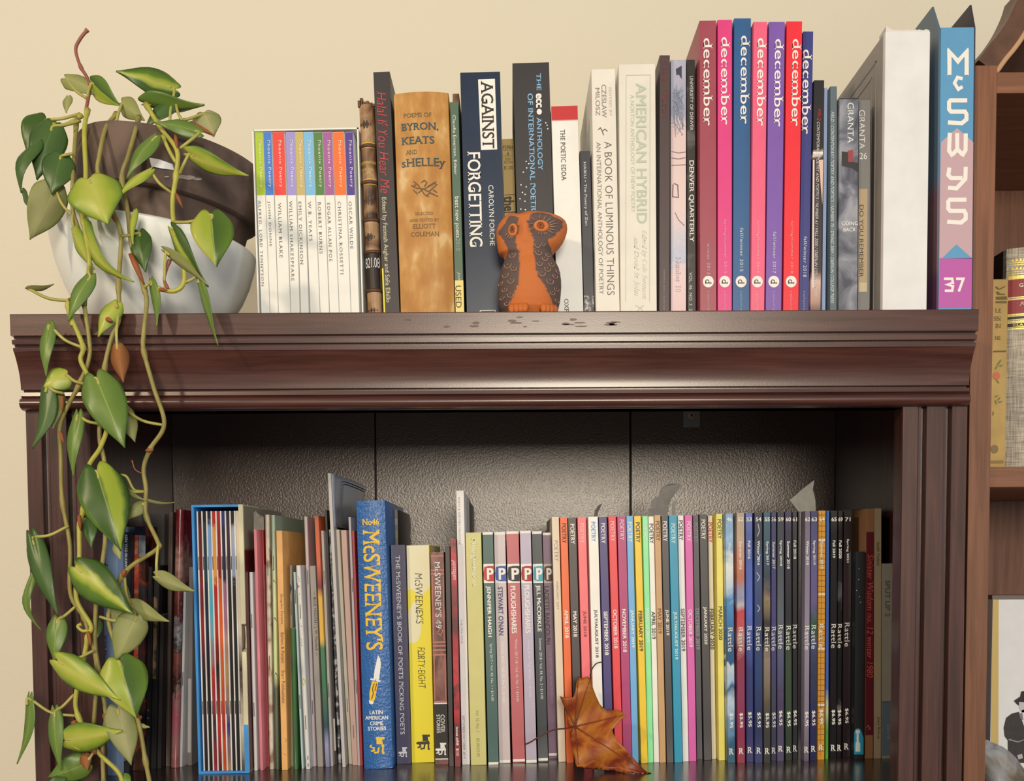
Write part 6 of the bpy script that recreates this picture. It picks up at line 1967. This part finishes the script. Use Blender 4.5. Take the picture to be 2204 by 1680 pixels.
lf(C1, (490, 885), (592, 1132), 292, 'lime', 0, -.022, pet=(545, 850))
lf(C1, (1040, 738), (1366, 856), 100, 'lime', 25, -.012, pet=(985, 850))
lf(C1, (850, 655), (700, 880), 74, 'green', 40, -.010, pet=(890, 645))
lf(C1, (822, 835), (640, 1000), 46, 'lime', 55, -.012, pet=(940, 955))
lf(C1, (1155, 1075), (1186, 1362), 226, 'half', 0, -.016, pet=(950, 1115))
lf(C1, (950, 1160), (1150, 1470), 86, 'var', 38, -.008, pet=(955, 1140))
lf(C1, (910, 1275), (1145, 1455), 52, 'olive', 45, -.010, pet=(905, 1480), bend=-.08)
lf(C1, (765, 1175), (800, 1392), 112, 'dark', 15, -.002, pet=(665, 1190))
lf(C1, (410, 1160), (525, 1375), 66, 'lime', 40, .0, pet=(400, 1060))
lf(C1, (475, 1130), (745, 1440), 70, 'lime', 42, -.004, pet=(455, 1080), bend=.12)
lf(C1, (495, 1415), (378, 1662), 84, 'green', 30, -.008, pet=(490, 1350))
lf(C1, (830, 1440), (865, 1690), 46, 'green', 45, -.004, pet=(790, 1480), bend=-.1)
lf(C1, (158, 1478), (296, 1448), 32, 'olive', 50, .0, pet=(390, 1545))
lf(C1, (640, 1565), (540, 1745), 96, 'lime', 25, -.002, pet=(650, 1590))
lf(C1, (1085, 1412), (1205, 1790), 42, 'green', 50, -.006, pet=(1000, 1450), bend=-.06)
lf(C1, (740, 1060), (735, 1240), 36, 'lime', 50, -.012)
lf(C1, (375, 430), (365, 520), 44, 'olive', 30, .004)
# in front of the cornice
lf(C6, (328, 155), (312, 492), 84, 'green', 35, -.004, pet=(545, 300))
lf(C6, (440, 480), (290, 560), 150, 'lime', 20, -.002, pet=(560, 540))
lf(C6, (315, 555), (218, 965), 104, 'dark', 30, -.006, bend=-.12, pet=(420, 600))
lf(C6, (350, 575), (350, 835), 145, 'olive', 5, .0, pet=(420, 600))
lf(C6, (635, 502), (822, 962), 262, 'green', 0, -.014, pet=(580, 490))
lf(C6, (800, 690), (885, 925), 130, 'olive', -20, .0, pet=(1085, 810))
lf(C6, (770, 290), (815, 530), 120, 'brown', 15, -.002, pet=(780, 60), fold=.7)
lf(C6, (515, 745), (492, 1150), 88, 'green', 35, -.004, pet=(660, 800))
lf(C6, (635, 1112), (798, 1640), 310, 'half2', 0, -.016, pet=(560, 1090))
lf(C6, (800, 1215), (965, 1300), 40, 'olive', 45, .0, pet=(955, 1245))
lf(C6, (940, 1325), (838, 1430), 86, 'olive', 20, .0, pet=(960, 1330))
lf(C6, (580, 1390), (605, 1620), 105, 'dark', 10, .004, pet=(540, 1400))
lf(C6, (960, 1300), (1150, 1310), 20, 'pale', 50, .0)
# lower strands
lf(C7, (225, 20), (408, 556), 132, 'dark', 20, -.004, pet=(470, -60))
lf(C7, (240, 270), (292, 652), 52, 'green', 48, -.002, bend=.14)
lf(C7, (795, 60), (822, 170), 66, 'pale', 20, .0)
lf(C7, (530, 228), (918, 542), 252, 'var', 10, -.016, pet=(540, 180))
lf(C7, (395, 580), (378, 872), 128, 'green', 20, -.004, pet=(515, 490))
lf(C7, (890, 475), (1160, 590), 112, 'olive', 25, -.002, pet=(850, 290))
lf(C7, (1072, 282), (1332, 382), 104, 'pale', 25, -.006, pet=(1080, 60))
lf(C7, (930, 560), (785, 862), 220, 'olive', -5, -.006, pet=(680, 560))
lf(C7, (400, 862), (832, 1126), 190, 'lime', 15, -.018, pet=(640, 790))
lf(C7, (812, 866), (932, 1252), 312, 'half', 0, -.016, pet=(800, 850))
lf(C7, (800, 1190), (892, 1572), 205, 'pale', -10, -.006, pet=(720, 1230))
lf(C7, (200, 1118), (128, 1562), 60, 'green', 45, -.002, pet=(520, 1235), bend=-.12)
lf(C7, (378, 1205), (425, 1605), 95, 'green', 30, -.004, pet=(505, 1090))
lf(C7, (450, 1400), (842, 1332), 205, 'lime', 10, -.008, pet=(655, 1470))
lf(C7, (590, 1560), (330, 1650), 190, 'green', -15, .002, pet=(640, 1480))
lf(C7, (440, 1680), (300, 1720), 100, 'dark', 10, -.004)
lf(C7, (580, 1500), (600, 1610), 76, 'brown', 20, .0)
lf(C7, (655, 590), (640, 745), 92, 'dark', 10, .004, pet=(600, 660))
lf(C7, (830, 370), (790, 720), 130, 'olive', -15, .006, pet=(740, 540))
lf(C7, (960, 1300), (1025, 1312), 30, 'pale', 20, .0)
lf(C7, (830, 1650), (900, 1720), 90, 'green', 10, -.002)

m_v1 = mat((178, 170, 66), .45, vary=.16, vscale=70)
m_v2 = mat((150, 136, 68), .5, vary=.2, vscale=70)
m_v3 = mat((150, 84, 66), .5, vary=.15, vscale=70)


def vine(parts, r, m, dy=0.0, knots=True):
    pts = []
    for crop, pp in parts:
        for x, y in pp:
            u, v = crop(x, y)
            pts.append(at(u, v, Yv(v) + dy))
    sm_ = catmull(pts, 7)
    n = len(sm_)
    R = [r * (1.0 + (.35 if i % 21 in (0, 1) else 0)) for i in range(n)]
    return tube('vine', sm_, R, m, plant, 8)


vine([(C1, [(480, 500), (462, 620), (470, 870), (455, 1080), (490, 1340), (445, 1500), (375, 1560), (400, 1680)]), (C6, [(470, 110), (545, 290), (530, 380), (585, 500), (700, 780), (662, 950), (580, 1090), (550, 1350), (522, 1450)]),
      (C7, [(540, 0), (540, 180), (520, 430), (620, 620), (600, 690), (565, 880), (520, 1080), (530, 1230), (650, 1460), (800, 1610), (840, 1700)])], .0019, m_v1, -.004)
vine([(C1, [(640, 520), (580, 600), (545, 750), (540, 860), (620, 1060), (662, 1190), (650, 1450), (652, 1640)]), (C6, [(735, 230), (690, 420), (662, 720), (655, 900), (690, 1090)]), (C7, [(720, -30), (700, 180), (660, 430), (650, 580), (650, 760), (680, 960), (722, 1230), (700, 1400), (706, 1700)])], .0018, m_v2, .0)
vine([(C1, [(760, 540), (735, 640), (700, 760), (668, 870), (700, 1060), (722, 1250), (790, 1480)]), (C6, [(965, 0), (945, 200), (945, 320), (1010, 560), (1080, 800), (990, 960), (945, 1090), (960, 1230), (960, 1400), (1035, 1570)]),
      (C7, [(1070, 100), (850, 260), (740, 540), (790, 760), (800, 850), (860, 1050), (940, 1260), (990, 1530), (1025, 1710)])], .0018, m_v2, -.002)
vine([(C1, [(800, 470), (880, 600), (968, 720), (965, 850), (945, 1000), (955, 1140), (995, 1260), (1010, 1430), (960, 1490), (870, 1480)])], .0019, m_v1, -.006)
vine([(C1, [(420, 545), (400, 850), (398, 1040), (440, 1180), (480, 1300), (500, 1400), (462, 1560)]), (C6, [(560, 60), (590, 330), (530, 520), (400, 790), (400, 1000), (410, 1300), (460, 1600)]), (C7, [(480, 400), (570, 560), (600, 660), (640, 780), (660, 950), (640, 1290)])], .0017, m_v2, .0)
vine([(C1, [(480, 60), (440, 110), (415, 170), (440, 260), (490, 360), (470, 510)])], .0014, m_v3, 0)
vine([(C1, [(450, 530), (360, 580), (290, 585)])], .0015, m_v1, 0)
vine([(C1, [(890, 645), (930, 730), (965, 790)])], .0015, m_v1, -.006)
vine([(C1, [(930, 1320), (900, 1420), (920, 1480)])], .0013, m_v3, -.008)
vine([(C7, [(555, 610), (530, 625), (560, 655), (600, 655)])], .0013, m_v1, -.004)
vine([(C6, [(868, 1040), (890, 1100), (945, 1130)])], .0005, m_v3, 0)
vine([(C6, [(760, 1135), (830, 1145), (880, 1230), (950, 1245)])], .0011, m_pet, 0)
# brown papery sheaths at the joints
m_sh = mat((150, 82, 40), .7, vary=.2, vscale=120)
for crop, a, b, r_ in ((C1, (960, 640), (970, 715), .0032), (C1, (965, 960), (1000, 1035), .003), (C1, (715, 1290), (785, 1450), .005), (C1, (870, 1480), (920, 1490), .003), (C1, (990, 1290), (1045, 1390), .003), (C1, (375, 1540), (440, 1520), .003), (C1, (615, 1075), (630, 1115), .003),
                       (C1, (1045, 570), (1175, 640), .004), (C6, (395, 850), (420, 930), .003), (C6, (960, 975), (1010, 970), .003), (C6, (560, 1080), (590, 1080), .0035), (C6, (520, 1400), (530, 1500), .0035), (C6, (700, 110), (740, 125), .004), (C6, (410, 620), (410, 720), .003), (C7, (850, 240), (835, 290), .0045),
                       (C7, (600, 660), (620, 760), .0035), (C7, (715, 1220), (730, 1280), .0055), (C7, (500, 1270), (520, 1310), .005), (C7, (640, 1460), (650, 1500), .0045), (C7, (950, 1235), (960, 1260), .004)):
    ua, va = crop(*a)
    ub, vb = crop(*b)
    A_, B_ = at(ua, va, Yv(va) - .007), at(ub, vb, Yv(vb) - .0075)
    tube('sheath', [A_, A_.lerp(B_, .3), A_.lerp(B_, .7), B_], [r_ * .4, r_ * .5, r_ * .38, r_ * .1], m_sh, plant, 6)
